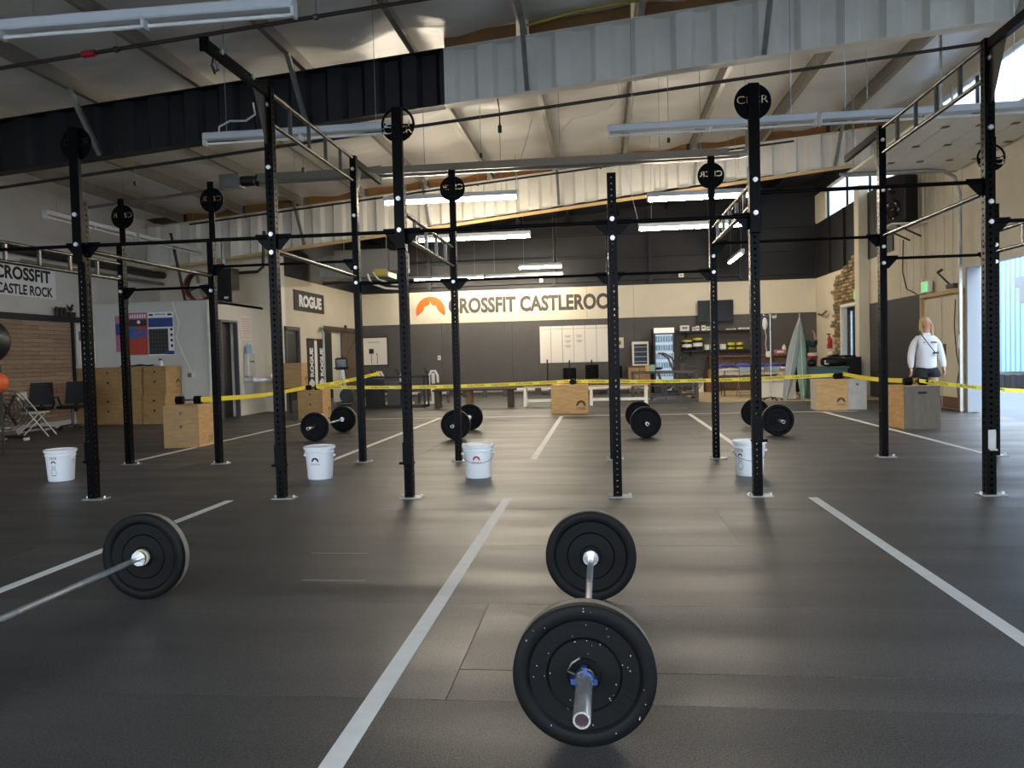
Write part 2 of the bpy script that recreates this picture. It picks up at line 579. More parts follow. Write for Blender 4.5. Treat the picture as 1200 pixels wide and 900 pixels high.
poly = [(XR, YB), (2.35, YB), (2.35, 20.0), (2.42, 19.72), (2.58, 19.52), (2.85, 19.42), (XR, 19.35)]
struct(MB().prism(poly, 0.02, Matrix.Translation((0, 0, -0.002))).build('floor', 'vinyl_beige'), 'beige vinyl floor area below the shelves at the far right')

def floor_line(x, y0, y1, label):
    o = MB().box((0, 0, 0), (0.075, y1 - y0, 0.002)).build('floor_line', 'line_paint', None, (x, (y0 + y1) / 2, 0.0012))
    tag(o, label, 'floor line', 'white floor lines')
floor_line(-5.95, 1.2, 6.65, 'white floor line at the far left of the near row, mostly out of frame')
floor_line(-3.35, 1.2, 6.65, 'white floor line running behind the barbell at the left edge')
floor_line(-0.84, 1.2, 6.66, 'white floor line left of the nearest barbell, longest in view')
floor_line(1.71, 1.2, 6.68, 'white floor line crossing the open floor at right foreground')
floor_line(-6.05, 9.28, 15.85, 'white floor line beyond the rig beside the lone wooden box')
floor_line(-3.36, 9.3, 15.85, 'white floor line beyond the rig between the two left barbells')
floor_line(-0.84, 9.28, 15.85, 'white floor line leading to the centre wooden box')
floor_line(1.71, 10.3, 15.85, 'white floor line running between the two right barbells')
floor_line(4.28, 9.4, 15.85, 'white floor line beyond the rig beside the dark wooden box')
o = MB().box((0, 0, 0), (11.4, 0.06, 0.002)).build('floor_line', 'line_paint', None, (-0.75, 15.95, 0.0012))
tag(o, 'thin white cross line on the floor under the row of wooden boxes', 'floor line', 'white floor lines')
for (x, y, w, lab) in ((-1.69, 4.80, .37, 'upper faint grey scuff streak on the floor left of centre'), (-1.52, 4.20, .36, 'lower faint grey scuff streak on the floor left of centre')):
    mk = MB().box((0, 0, 0), (w, 0.014, 0.0012)).build('floor_scuff', 'sheen_and_scuff', None, (x, y, 0.0007))
    tag(mk, lab, 'scuff mark')

# ---- ceiling
purlins = [-10.24 + 1.545 * i for i in range(11)]
def ceil_grid(y0, y1, name, m, lab):
    nx, ny = 150, int((y1 - y0) / 0.2)
    vs, fs = [], []
    for j in range(ny + 1):
        y = y0 + (y1 - y0) * j / ny
        for i in range(nx + 1):
            x = XL - 0.2 + (XR - XL + 0.4) * i / nx
            t = ((x - purlins[0]) / 1.545) % 1.0
            nb = min(abs(y - 10.7), abs(y - 18.5), 4.0)
            sag = 0.055 * math.sin(PI * t) ** 2 * (1 + 0.4 * math.sin(x * 1.7 + y * 0.6))
            wr = math.sin(PI * t) ** 2 * 0.03 * math.sin(y * 6.5 + 2.2 * math.sin(x * 2.1) + 1.5 * math.sin(y * 1.3)) * (0.35 + 0.65 * math.exp(-nb))
            vs.append((x, y, zr(x) - sag + wr))
    for j in range(ny):
        for i in range(nx):
            a = j * (nx + 1) + i
            fs.append((a, a + nx + 1, a + nx + 2, a + 1))
    b = MB().add(vs, fs, 0, True)
    x0, x1 = XL - .2, XR + .2
    b.add([(x0, y0, zr(x0) + .2), (x1, y0, zr(x1) + .2), (x1, y1, zr(x1) + .2), (x0, y1, zr(x0) + .2)], [(0, 1, 2, 3)])
    return struct(b.build(name, m), lab)
ceil = ceil_grid(YF - .1, 18.5, 'ceiling', 'insulation', 'sloping roof lined with wrinkled pale insulation')
ceil_b = ceil_grid(18.5, YB + .1, 'ceiling', 'insulation_black', 'black painted roof over the far end')
for i, x in enumerate(purlins):
    z = zr(x)
    for (y0, y1, m, par) in ((YF, 18.5, 'purlin_grey', ceil), (18.5, YB, 'black_panel', ceil_b)):
        b = MB()
        t = 0.004
        prof = [(-.075, .0), (.0, .0), (.0, -.225), (.07, -.225), (.07, -.205), (.074, -.205), (.074, -.229), (-t, -.229), (-t, -t), (-.075, -t)]
        M = Matrix(((1, 0, 0, x), (0, 0, 1, y0), (0, 1, 0, z), (0, 0, 0, 1)))
        b.prism(prof, y1 - y0, M)
        b.build('purlin', m, par)

def roof_beam(y, x0, x1, m, depth, par, tan=False, braces=(), kraft=True, bm='galvanized'):
    top = lambda x: zr(x) - 0.23
    bot = lambda x: top(x) - depth(x)
    P = 0.53
    xs = []
    k = math.floor(x0 / P) * P
    seq = []
    while k < x1 + P:
        for (dx, dy) in ((0, -.045), (.20, -.045), (.265, .045), (.465, .045)):
            seq.append((k + dx, dy))
        k += P
    seq = [q for q in seq if x0 < q[0] < x1]
    seq = [(x0, seq[0][1])] + seq + [(x1, seq[-1][1])]
    vs, fs = [], []
    for (x, dy) in seq:
        for off in (0, .006):
            vs += [(x, y + dy + off, bot(x)), (x, y + dy + off, top(x))]
    for i in range(len(seq) - 1):
        a = i * 4
        fs += [(a, a + 4, a + 5, a + 1), (a + 2, a + 3, a + 7, a + 6)]
    beam = MB().add(vs, fs).build('roof_beam', m, par)
    fl = MB()
    for (fz, t) in ((bot, -.012), (top, -.012)):
        fl.add([(x, yy, fz(x) + tz) for x in (x0, x1) for yy in (y - .1, y + .1) for tz in (0, t)],
               [(0, 4, 6, 2), (1, 3, 7, 5), (0, 1, 5, 4), (2, 6, 7, 3), (0, 2, 3, 1), (4, 5, 7, 6)])
    fl.build('flange', m, beam)
    if tan:
        b = MB()
        b.bar((x0, y - .11, bot(x0) - .03), (x1, y - .11, bot(x1) - .03), .05, .07)
        b.build('edge_board', 'beam_tan', beam)
    for xb in braces:
        if x0 <= xb <= x1:
            MB().bar((xb + .05, y - .72, zr(xb) - .22), (xb + .05, y - .1, bot(xb) + .02), .06, .06, upv=(1, 0, 0)).build('brace', bm, beam)
    if kraft:
        b = MB()
        for xp in purlins:
            a, c = max(xp + .08, x0), min(xp + 1.45, x1)
            if c > a + .05:
                b.add([(a, y + .02, top(a)), (c, y + .02, top(c)), (c, y + .02, zr(c) - .01), (a, y + .02, zr(a) - .01),
                       (a, y + .05, top(a)), (c, y + .05, top(c)), (c, y + .05, zr(c) - .01), (a, y + .05, zr(a) - .01)],
                      [(0, 1, 2, 3), (7, 6, 5, 4), (0, 4, 5, 1), (3, 2, 6, 7), (0, 3, 7, 4), (1, 5, 6, 2)])
        b.build('blocking', 'kraft_brown', beam)
    return beam
br = [purlins[2], purlins[4], purlins[6], purlins[8], purlins[10]]
roof_beam(10.7, XL, -2.06, 'beam_black', lambda x: .75, ceil, braces=br, kraft=False)
roof_beam(10.7, -2.06, XR, 'beam_white', lambda x: .75, ceil, braces=br)
roof_beam(18.45, XL, XR, 'beam_white', lambda x: .76 + max(0, (1.5 - x) * .022), ceil, tan=True, braces=br)
roof_beam(2.95, XL, XR, 'beam_black', lambda x: .75, ceil, braces=br, kraft=False)

# ---- walls
def wall_x(name, x, th, y0, y1, z0, z1, m, opens=(), lab=None):
    return struct(wall_cells(MB(), 'X', x, th, y0, y1, z0, z1, list(opens)).build(name, m), lab)
def wall_y(name, y, th, x0, x1, z0, z1, m, opens=(), lab=None):
    return struct(wall_cells(MB(), 'Y', y, th, x0, x1, z0, z1, list(opens)).build(name, m), lab)
wl = wall_x('wall_left', XL - .1, .2, YF, YB, 0, 5.15, 'grey_wall', lab='pale grey painted block wall along the left side')
wall_y('wall_front', YF - .1, .2, XL, XR, 0, 6.6, 'grey_wall', [(-9.6, -5.4, 0, 3.8), (-4.6, -.4, 0, 3.8), (0.4, 4.6, 0, 3.8)], lab='wall behind the camera with three open overhead doors')
G0, G1, GZ = 11.5, 15.27, 2.66
wr = wall_x('wall_right', XR + .1, .2, YF, YB, 0, 6.6, 'cream_paint',
            [(G0, G1, 0, GZ), (3.4, 7.2, 0, GZ), (-3, 1, 0, GZ), (18.9, 24.4, 5.12, 6.0), (1.0, 17.4, 5.12, 6.05), (20.98, 22.62, 0.70, 2.38)],
            lab='cream painted right wall with open overhead door and high windows')
wb = wall_y('wall_back', YB + .1, .2, XL, XR, 0, 6.6, 'black_panel', lab='far wall, black above a cream band and charcoal wainscot')
# back wall bands
b = MB()
xs = [-7.95, -5.25, -2.9, -.45, 1.05, 3.45, 5.0, XR]
for i in range(len(xs) - 1):
    MB().box((0, 0, 0), (xs[i + 1] - xs[i] - .006, .03, 2.39), bev=.003).build('wainscot_panel', 'charcoal_paint', wb, ((xs[i] + xs[i + 1]) / 2, YB - .015, 1.195))
    MB().box((0, 0, 0), (xs[i + 1] - xs[i] - .006, .03, 1.045), bev=.003).build('cream_panel', 'cream_paint', wb, ((xs[i] + xs[i + 1]) / 2, YB - .015, 2.92))
for z in (3.62, 4.35, 5.1):
    MB().box((0, 0, 0), (XR + 7.95, .12, .06)).build('girt', 'black_panel', wb, ((XR - 7.95) / 2, YB - .06, z))
for x in (-5.6, -1.5, 1.6, 4.4):
    MB().box((0, 0, 0), (.12, .14, 2.2)).build('wall_stud', 'black_panel', wb, (x, YB - .08, 4.6))
# inner left wall (runs back from the column)
wi = wall_x('wall_inner_left', -8.05, .2, 19.0, YB, 0, 3.43, 'cream_paint', [(18.95, 19.88, 0, 2.12), (21.72, 23.02, 0, 2.11)], lab='cream partition wall with barn door at the far left')
MB().box((0, 0, 0), (.2, 6.5, 2.2)).build('upper_wall', 'black_panel', wi, (-8.05, 22.25, 4.54))
# wall across behind the office
wm = wall_y('wall_middle', 19.1, .2, XL, -8.0, 0, 4.5, 'cream_paint', lab='cream wall behind the office box below the beam')
struct(MB().box((0, 0, 0), (.07, .24, 3.9), bev=.005).build('trim_1', 'white_paint', None, (-7.98, 18.98, 1.96)), 'white corner trim')
# room seen through the barn doorway
struct(MB().box((0, 0, 0), (.05, 4.2, 3)).build('wall_beyond', 'teal_room', None, (-10.6, 23.0, 1.5)), 'pale teal wall of the room beyond the barn door')
# office box
OX, OY, OZ = -8.5, 16.3, 2.65
wall_y('wall_office_front', OY + .06, .12, XL, OX, 0, OZ, 'office_paint', lab='grey front wall of the low office box')
wall_x('wall_office_side', OX - .06, .12, OY + .12, 19.0, 0, OZ, 'office_white', [(16.68, 17.44, -1, 2.22)], lab='white side wall of the office box with a doorway')
struct(MB().box((0, 0, 0), (OX - XL, 19 - OY, .06)).build('ceiling', 'office_paint', None, ((OX + XL) / 2, (OY + 19) / 2, OZ - .035)), 'flat top of the office box')
struct(MB().box((0, 0, 0), (.05, .13, 2.65), bev=.004).build('trim_2', 'office_white', None, (OX - .02, OY - .005, 1.325)), 'white corner trim of the office box')
d = struct(MB().box((0, 0, 0), (.04, .74, 2.2)).build('door_1', 'door_dark', None, (OX - .13, 17.06, 1.1)), 'dark office door')
MB().box((0, -.385, 0), (.10, .05, 2.2)).box((0, .385, 0), (.1, .05, 2.2)).box((0, 0, 1.11), (.1, .82, .05)).build('door_frame', 'door_grey', d, (.14, 0, 0))
MB().cyl((.02, -.3, -.1), (.08, -.3, -.1), .012).tube([(.08, -.3, -.1), (.085, -.24, -.1), (.08, -.18, -.11)], .011).cyl((.02, -.3, .06), (.035, -.3, .06), .03).build('door_handle', 'steel', d)
# dark door on the inner left wall
d = struct(MB().box((0, 0, 0), (.05, .86, 2.1), bev=.004).build('door_2', 'door_grey', None, (-8.0, 19.43, 1.05)), 'charcoal panelled door')
for (zc, h) in ((.5, .85), (-.45, .7)):
    MB().box((0, 0, 0), (.015, .55, h), bev=.006).build('door_panel', 'door_dark', d, (.03, 0, zc))
MB().box((0, -.43, 0), (.07, .08, 2.14)).box((0, .43, 0), (.07, .08, 2.14)).box((0, 0, 1.06), (.07, .94, .09)).build('door_frame', 'door_grey', d, (.07, 0, 0))
# sliding barn door
d = struct(MB().box((0, 0, 0), (.02, 1.5, 2.05)).build('door_3', 'wood_barn', None, (-7.885, 23.85, 1.07)), 'rustic brown sliding barn door')
for i in range(7):
    MB().box((0, 0, 0), (.02, .208, 2.05), bev=.005).build('plank', 'wood_barn', d, (.02, -.643 + i * .2145, 0))
for (p, q) in (((.04, -.75, -.97), (.04, .75, -.97)), ((.04, -.75, 0), (.04, .75, 0)), ((.04, -.75, .97), (.04, .75, .97)), ((.04, -.7, 0.06), (.04, .7, .9)), ((.04, -.7, -.06), (.04, .7, -.9))):
    MB().bar(p, q, .025, .12).build('brace', 'wood_barn', d)
MB().box((.07, -.75, 1.12), (.02, 3.3, .13)).box((.05, -2.2, 1.12), (.06, .05, .13)).box((.05, .7, 1.12), (.06, .05, .13)).cyl((.05, -.5, 1.2), (.1, -.5, 1.2), .07).cyl((.05, .55, 1.2), (.1, .55, 1.2), .07).build('slide_rail', 'wood_dark', d)
struct(MB().box((0, -.68, 0), (.06, .08, 2.2)).box((0, .68, 0), (.06, .08, 2.2)).build('trim_3', 'fixture_white', None, (-7.93, 22.37, 1.08)), 'pale doorway trim beside the barn door')

# ---- right wall details
b = MB()
MB().box((0, 0, 0), (.025, 3.35, 2.33)).build('wainscot_panel', 'dark_wainscot', wr, (XR - .012, 18.83, 1.165))
struct(MB().box((0, 0, 0), (.25, .34, 5.3), bev=.01).build('trim_4', 'cream_paint', None, (XR - .125, 20.76, 2.66)), 'cream column beside the stone wall')
for (y0, y1) in ((15.42, 16.25), (16.28, 17.1)):
    d = struct(MB().box((0, 0, 0), (.05, y1 - y0, 2.17), bev=.004).build('door_4' if y0 < 16 else 'door_5', 'cream_paint', None, (XR - .026, (y0 + y1) / 2, 1.1)), 'cream steel door leaf')
    MB().box((0, 0, 0), (.02, .1, .3)).build('door_plate', 'wood_brown', d, (-.035, (.3 if y0 < 16 else -.35), .02))
    MB().box((0, 0, 0), (.012, y1 - y0 - .04, .22)).build('kick_plate', 'wood_brown', d, (-.03, 0, -.96))
struct(MB().box((0, 0, 0), (.09, 1.85, .07)).box((0, -.9, -1.15), (.09, .05, 2.25)).box((0, .9, -1.15), (.09, .05, 2.25)).build('trim_5', 'beam_tan', None, (XR - .06, 16.27, 2.26)), 'tan frame around the cream double door')
for i in range(9):
    MB().box((0, 0, 0), (.012, .03, 2.6)).build('panel_rib', 'cream_paint', wr, (XR - .006, 15.5 + i * .38, 3.7))
# door jamb and track of the overhead door
struct(MB().box((0, 0, 0), (.24, .07, GZ), bev=.004).build('trim_6', 'jamb_grey', None, (XR + .08, G1 - .02, GZ / 2)), 'pale jamb of the open overhead door')
tr = thing('door_track', 'galvanized curved track of the overhead door at the right wall', 'door track', (XR - .16, G1 - .06, 0))
MB().box((0, 0, GZ / 2 + .2), (.05, .06, 3.0)).box((-.03, 0, 1.3), (.02, .03, .25)).build('vertical_rail', 'galvanized', tr)
MB().tube([(0, 0, 2.86), (0, 0, 4.0), (-.08, 0, 4.3), (-.28, 0, 4.42), (-.6, 0, 4.45), (-2.1, 0, 4.45)], .03, 6).build('curved_rail', 'galvanized', tr)
# overhead door, rolled up and lying level under the roof
dg = thing('overhead_door', 'white sectional overhead door rolled up level below the roof', 'garage door', (4.65, 11.5, 4.5))
for i in range(4):
    x0 = i * .49
    p = MB().box((x0 + .243, 2.02, 0), (.482, 4.02, .045), bev=.008).build('door_section', 'beam_white', dg)
    for yy in (.9, 2.0, 3.1):
        MB().box((x0 + .485 if i < 3 else x0 + .42, yy, -.028), (.1, .09, .012)).build('hinge', 'dark_steel', p)
MB().box((.98, 0, -.01), (2.0, .06, .08)).build('front_rail', 'galvanized', dg)
MB().box((.98, 4.04, .0), (2.0, .04, .07)).build('rear_rail', 'galvanized', dg)
for (xx, yy) in ((.1, .1), (.1, 3.9), (1.85, .1), (1.85, 3.9)):
    MB().box((xx, yy, .75), (.03, .03, 1.45)).build('hanger', 'galvanized', dg)
# high windows
for n, (y0, y1) in enumerate(((18.9, 24.4), (1.0, 17.4))):
    w = struct(MB().box((0, 0, 0), (.02, y1 - y0, .93)).build('window_%d' % (n + 1), 'window_daylight', None, (XR + .12, (y0 + y1) / 2, 5.58)), 'bright translucent clerestory window band')
    k = int((y1 - y0) / 2.7) + 1
    for i in range(k + 1):
        MB().box((0, 0, 0), (.06, .05, .93)).build('mullion', 'black_panel', w, (-.03, -(y1 - y0) / 2 + (y1 - y0) * i / k, 0))
# black upper cladding at the far end of the right wall
MB().box((0, 0, 0), (.03, 6.6, 1.65)).build('upper_panel', 'black_panel', wr, (XR - .015, 22.2, 4.27))
MB().box((0, 0, 0), (.03, 6.6, .5)).build('upper_panel', 'black_panel', wr, (XR - .015, 22.2, 6.25))
for i in range(5):
    MB().box((0, 0, 0), (.08, .1, 1.6)).build('wall_stud', 'black_panel', wr, (XR - .06, 19.6 + i * 1.4, 4.27))
# stone veneer around the far window
st = struct(wall_cells(MB(), 'X', 0, .03, -1.3, 1.3, -1.6, 1.6, [(-1.25, .45, -.93, .8)]).build('wall_stone', 'stone_b', None, (XR - .0, 22.2, 1.6)), 'stacked stone veneer around the far window')
rs = random.Random(5)
sm = [[MB().box((0, 0, 0), (.06, w, .085), bev=.012).mesh('stone', m) for w in (.22, .32, .42)] for m in ('stone_a', 'stone_b', 'stone_c')]
z = 0.05
while z < 3.95:
    y = 20.96
    lim = 23.4 if z < 3.1 else 23.4 - (z - 3.1) * 2.9
    while y < lim - .1:
        wi_ = rs.randrange(3); w = (.22, .32, .42)[wi_]
        yc = y + w / 2
        if not (20.9 < yc < 22.8 and .62 < z < 2.5):
            link('stone', sm[rs.randrange(3)][wi_], st, (-.03 - rs.random() * .03, yc - 22.2, z - 1.6))
        y += w + .012
    z += .097
# far window
w = struct(MB().box((0, 0, 0), (.02, 1.6, 1.64)).build('window_3', 'glass', None, (XR + .12, 21.8, 1.54)), 'far window in the stone wall')
MB().box((-.1, 0, .86), (.24, 1.8, .08)).box((-.1, .86, 0), (.24, .08, 1.7)).box((-.1, -.86, 0), (.24, .08, 1.7)).box((-.1, 0, -.86), (.26, 1.8, .06)).build('window_frame', 'white_paint', w)
MB().box((-.03, .74, 0), (.07, .1, 1.62)).box((-.03, .3, 0), (.07, .06, 1.62)).box((-.03, 0, .76), (.07, 1.56, .1)).box((-.03, -.25, 0), (.06, .05, 1.62)).build('sash', 'black_plastic', w)

# ---- outside the overhead door
struct(MB().box((0, 0, 0), (60, 90, .1)).build('ground_outside', 'asphalt', None, (XR + .2 + 30, 20, -.11)), 'pale paved yard outside')
struct(MB().box((0, 0, 0), (60, 30, .1)).build('ground_outside', 'asphalt', None, (-10, YF - .2 - 15, -.11)), 'pale paved yard behind the camera')
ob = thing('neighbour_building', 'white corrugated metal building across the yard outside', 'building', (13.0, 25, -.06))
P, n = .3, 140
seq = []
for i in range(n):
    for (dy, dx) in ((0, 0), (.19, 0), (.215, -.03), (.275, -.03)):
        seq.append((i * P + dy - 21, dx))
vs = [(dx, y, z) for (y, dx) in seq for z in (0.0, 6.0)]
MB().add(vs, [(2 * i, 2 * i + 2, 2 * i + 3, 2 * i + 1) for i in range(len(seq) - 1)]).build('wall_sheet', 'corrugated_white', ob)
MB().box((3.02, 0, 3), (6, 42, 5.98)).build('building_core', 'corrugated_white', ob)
la = MB().prism([(-.5, 0), (.5, 0), (.42, .3), (-.42, .3)], .35, Matrix(((0, 0, -1, -.02), (1, 0, 0, .2), (0, 1, 0, 3.03), (0, 0, 0, 1)))).build('wall_lamp_hood', 'awning', ob)
gb = MB().prism([(-1.1, 0), (1.1, 0), (1.1, .45), (0, 1.15), (-1.1, .45)], .6, Matrix(((0, 0, -1, -.02), (1, 0, 0, -1.15), (0, 1, 0, 2.5), (0, 0, 0, 1)))).build('gable_awning', 'awning', ob)
ti = thing('tire', 'large black tire lying flat outside the overhead door', 'tire', (12.0, 24.2, -.06))
MB().lathe([(.45, .02), (.75, .0), (.85, .06), (.85, .42), (.75, .48), (.45, .46), (.42, .24)], 28, closed=True).build('carcass', 'tire', ti)
for i in range(20):
    a = 2 * PI * i / 20
    MB().box((.86 * math.cos(a), .86 * math.sin(a), .24), (.04, .12, .4), rz=a).build('tread_lug', 'tire', ti)

# ================================================================== THE RIG
RX = [-5.91, -4.73, -2.90, -1.72, 0.11, 1.28, 3.12, 4.29]
Y1, Y2 = 6.755, 9.158
rig = thing('pull_up_rig', 'black steel pull-up rig of perforated uprights spanning the gym', 'gym rig', (0, 0, 0))
PW = 0.076
def perforated(h):
    b = MB(); c = 0.0508; r = 0.0115; hw = PW / 2
    n = int(h / c); 
    z0 = 0.0
    faces = [(Matrix.Rotation(k * PI / 2, 4, 'Z')) for k in range(4)]
    for M in faces:
        for i in range(n):
            za, zb = i * c, (i + 1) * c if i < n - 1 else h
            zc = (za + (i + 1) * c) / 2
            vs = [(-hw, -hw, za), (hw, -hw, za), (hw, -hw, zb), (-hw, -hw, zb)]
            vs += [(r * math.cos(PI / 4 * k), -hw, zc + r * math.sin(PI / 4 * k)) for k in range(8)]
            # oct indices 4..11 at angle k*45: 5=NE,6=N,7=NW,8=W,9=SW,10=S,11=SE,4=E
            b.add([M @ Vector(v) for v in vs], [(2, 3, 7, 6, 5), (3, 0, 9, 8, 7), (0, 1, 11, 10, 9), (1, 2, 5, 4, 11)])
    b.add([(-hw, -hw, h), (hw, -hw, h), (hw, hw, h), (-hw, hw, h)], [(0, 1, 2, 3)])
    return b
up_short = perforated(2.75).mesh('upright', 'rig_black')
up_tall = perforated(3.66).mesh('upright', 'rig_black')
foot_me = MB().box((0, 0, .006), (.2, .14, .012), bev=.003).mesh('base_plate', 'galvanized')
bolt_me = MB().cyl((0, 0, .01), (0, 0, .03), .013, n=6).mesh('anchor_bolt', 'steel')
pin_me = MB().cyl((0, 0, 0), (0, -.02, 0), .02, n=12).cyl((0, -.018, 0), (0, -.03, 0), .011, n=8).mesh('bolt', 'steel')
for row, y in ((0, Y1), (1, Y2)):
    for i, x in enumerate(RX):
        if row == 0 and i == 7:
            pass
        tall = i in (2, 6)
        u = link('upright', up_tall if tall else up_short, rig, (x, y, .012))
        link('base_plate', foot_me, u, (.02, 0, -.012))
        for dx in (-.065, .105):
            link('anchor_bolt', bolt_me, u, (dx, 0, -.012))
        for zb in ((2.36, 2.2) if row == 0 else (2.3, 2.12)):
            link('bolt', pin_me, u, (0, -PW / 2, zb + .03 * ((i + row) % 2)))
        if tall:
            link('bolt', pin_me, u, (0, -PW / 2, 2.95)); link('bolt', pin_me, u, (0, -PW / 2, 3.5))

def gusset(x, y, z, sx, sy=0):
    t = .008
    poly = [(0, .03), (.13, .03), (.13, -.0), (.03, -.11), (0, -.11)]
    if sx:
        M = Matrix(((sx, 0, 0, x + sx * PW / 2), (0, 0, 1, y - t / 2), (0, 1, 0, z), (0, 0, 0, 1)))
    else:
        M = Matrix(((0, 0, 1, x - t / 2), (sy, 0, 0, y + sy * PW / 2), (0, 1, 0, z), (0, 0, 0, 1)))
    return MB().prism(poly, t, M)
def xbar(i, j, y, z, r=.0165):
    o = MB().cyl((RX[i] + PW / 2, y, z), (RX[j] - PW / 2, y, z), r, n=10).build('pull_up_bar', 'rig_black', rig)
    b = gusset(RX[i], y, z, 1); b.build('gusset', 'rig_black', o)
    gusset(RX[j], y, z, -1).build('gusset', 'rig_black', o)
for k in range(0, 5):
    xbar(k, k + 1, Y1, 2.35)
xbar(5, 6, Y1, 2.54); xbar(6, 7, Y1, 2.22)
for (k, z) in ((0, 2.18), (1, 2.425), (2, 2.15), (3, 2.15), (4, 2.15), (5, 2.46), (6, 2.215)):
    xbar(k, k + 1, Y2, z)
def rail(i, z, y0=None, y1=None, name='side_rail', w=.042):
    y0 = Y1 + PW / 2 if y0 is None else y0
    y1 = Y2 - PW / 2 if y1 is None else y1
    return MB().cyl((RX[i], y0, z), (RX[i], y1, z), w / 2, n=10).build(name, 'rig_rail', rig)
def ladder(i, z0, z1, n):
    rail(i, z1); o = rail(i, z0)
    for k in range(n):
        y = Y1 + (Y2 - Y1) * (k + 1) / (n + 1)
        MB().box((RX[i], y, (z0 + z1) / 2), (.03, .03, z1 - z0 - .03)).build('rung', 'rig_rail', o)
ladder(0, 2.31, 2.50, 4); rail(1, 2.31); rail(2, 2.235); ladder(3, 2.31, 2.53, 4); rail(4, 2.31); ladder(5, 2.45, 2.63, 5); rail(6, 2.46); ladder(7, 2.24, 2.46, 3)
def flying_truss(i, ya, yb):
    b = MB()
    x = RX[i] + .0
    for (p, q) in ((ya, Y1 - .04), (Y2 + .04, yb)):
        tb = MB().box((x, (p + q) / 2, 3.62), (.05, q - p, .076)).build('top_beam', 'rig_black', rig)
        if p == ya:
            top = tb
        for k in range(8):
            MB().cyl((x + .0255, p + .1 + k * .13, 3.62), (x + .027, p + .1 + k * .13, 3.62), .011, n=8).build('hole', 'screen_black', tb) if p + .1 + k * .13 < q - .05 else None
    for s in (1,):
        MB().cyl((x + .02, ya + .2, 3.64), (x + .04, ya + .2, 3.64), .022).build('bolt', 'steel', top)
        MB().cyl((x + .02, ya + .75, 3.64), (x + .04, ya + .75, 3.64), .022).build('bolt', 'steel', top)
    ca = MB().box((x, ya - .01, 3.62), (.07, .02, .1)).build('end_cap', 'rig_black', top)
    MB().tube([(x, ya + .12, 3.56), (x, ya + .10, 3.50), (x, ya + .14, 3.46), (x, ya + .19, 3.50), (x, ya + .17, 3.56)], .012).build('hook', 'dark_steel', top)
    # triangular gusset plates under the cantilevers
    for (yp, sg) in ((Y1 - .04, -1), (Y2 + .04, 1)):
        M = Matrix(((0, 0, 1, x - .005), (sg, 0, 0, yp), (0, 1, 0, 3.58), (0, 0, 0, 1)))
        MB().prism([(0, 0), (.26, 0), (.04, -.42), (0, -.42)], .01, M).build('gusset', 'rig_rail', top)
    MB().cyl((x, Y1 + .04, 3.64), (x, Y2 - .04, 3.64), .021, n=10).build('top_rail', 'rig_rail', rig)
    lo = MB().cyl((x, Y1 + .04, 3.37), (x, Y2 - .04, 3.37), .021, n=10).build('lower_rail', 'rig_rail', rig)
    for k in range(4):
        y = Y1 + (Y2 - Y1) * (k + 1) / 5
        MB().box((x, y, 3.505), (.03, .03, .25)).build('rung', 'rig_rail', lo)
flying_truss(2, 5.64, 10.3)
flying_truss(6, 4.9, 10.4)

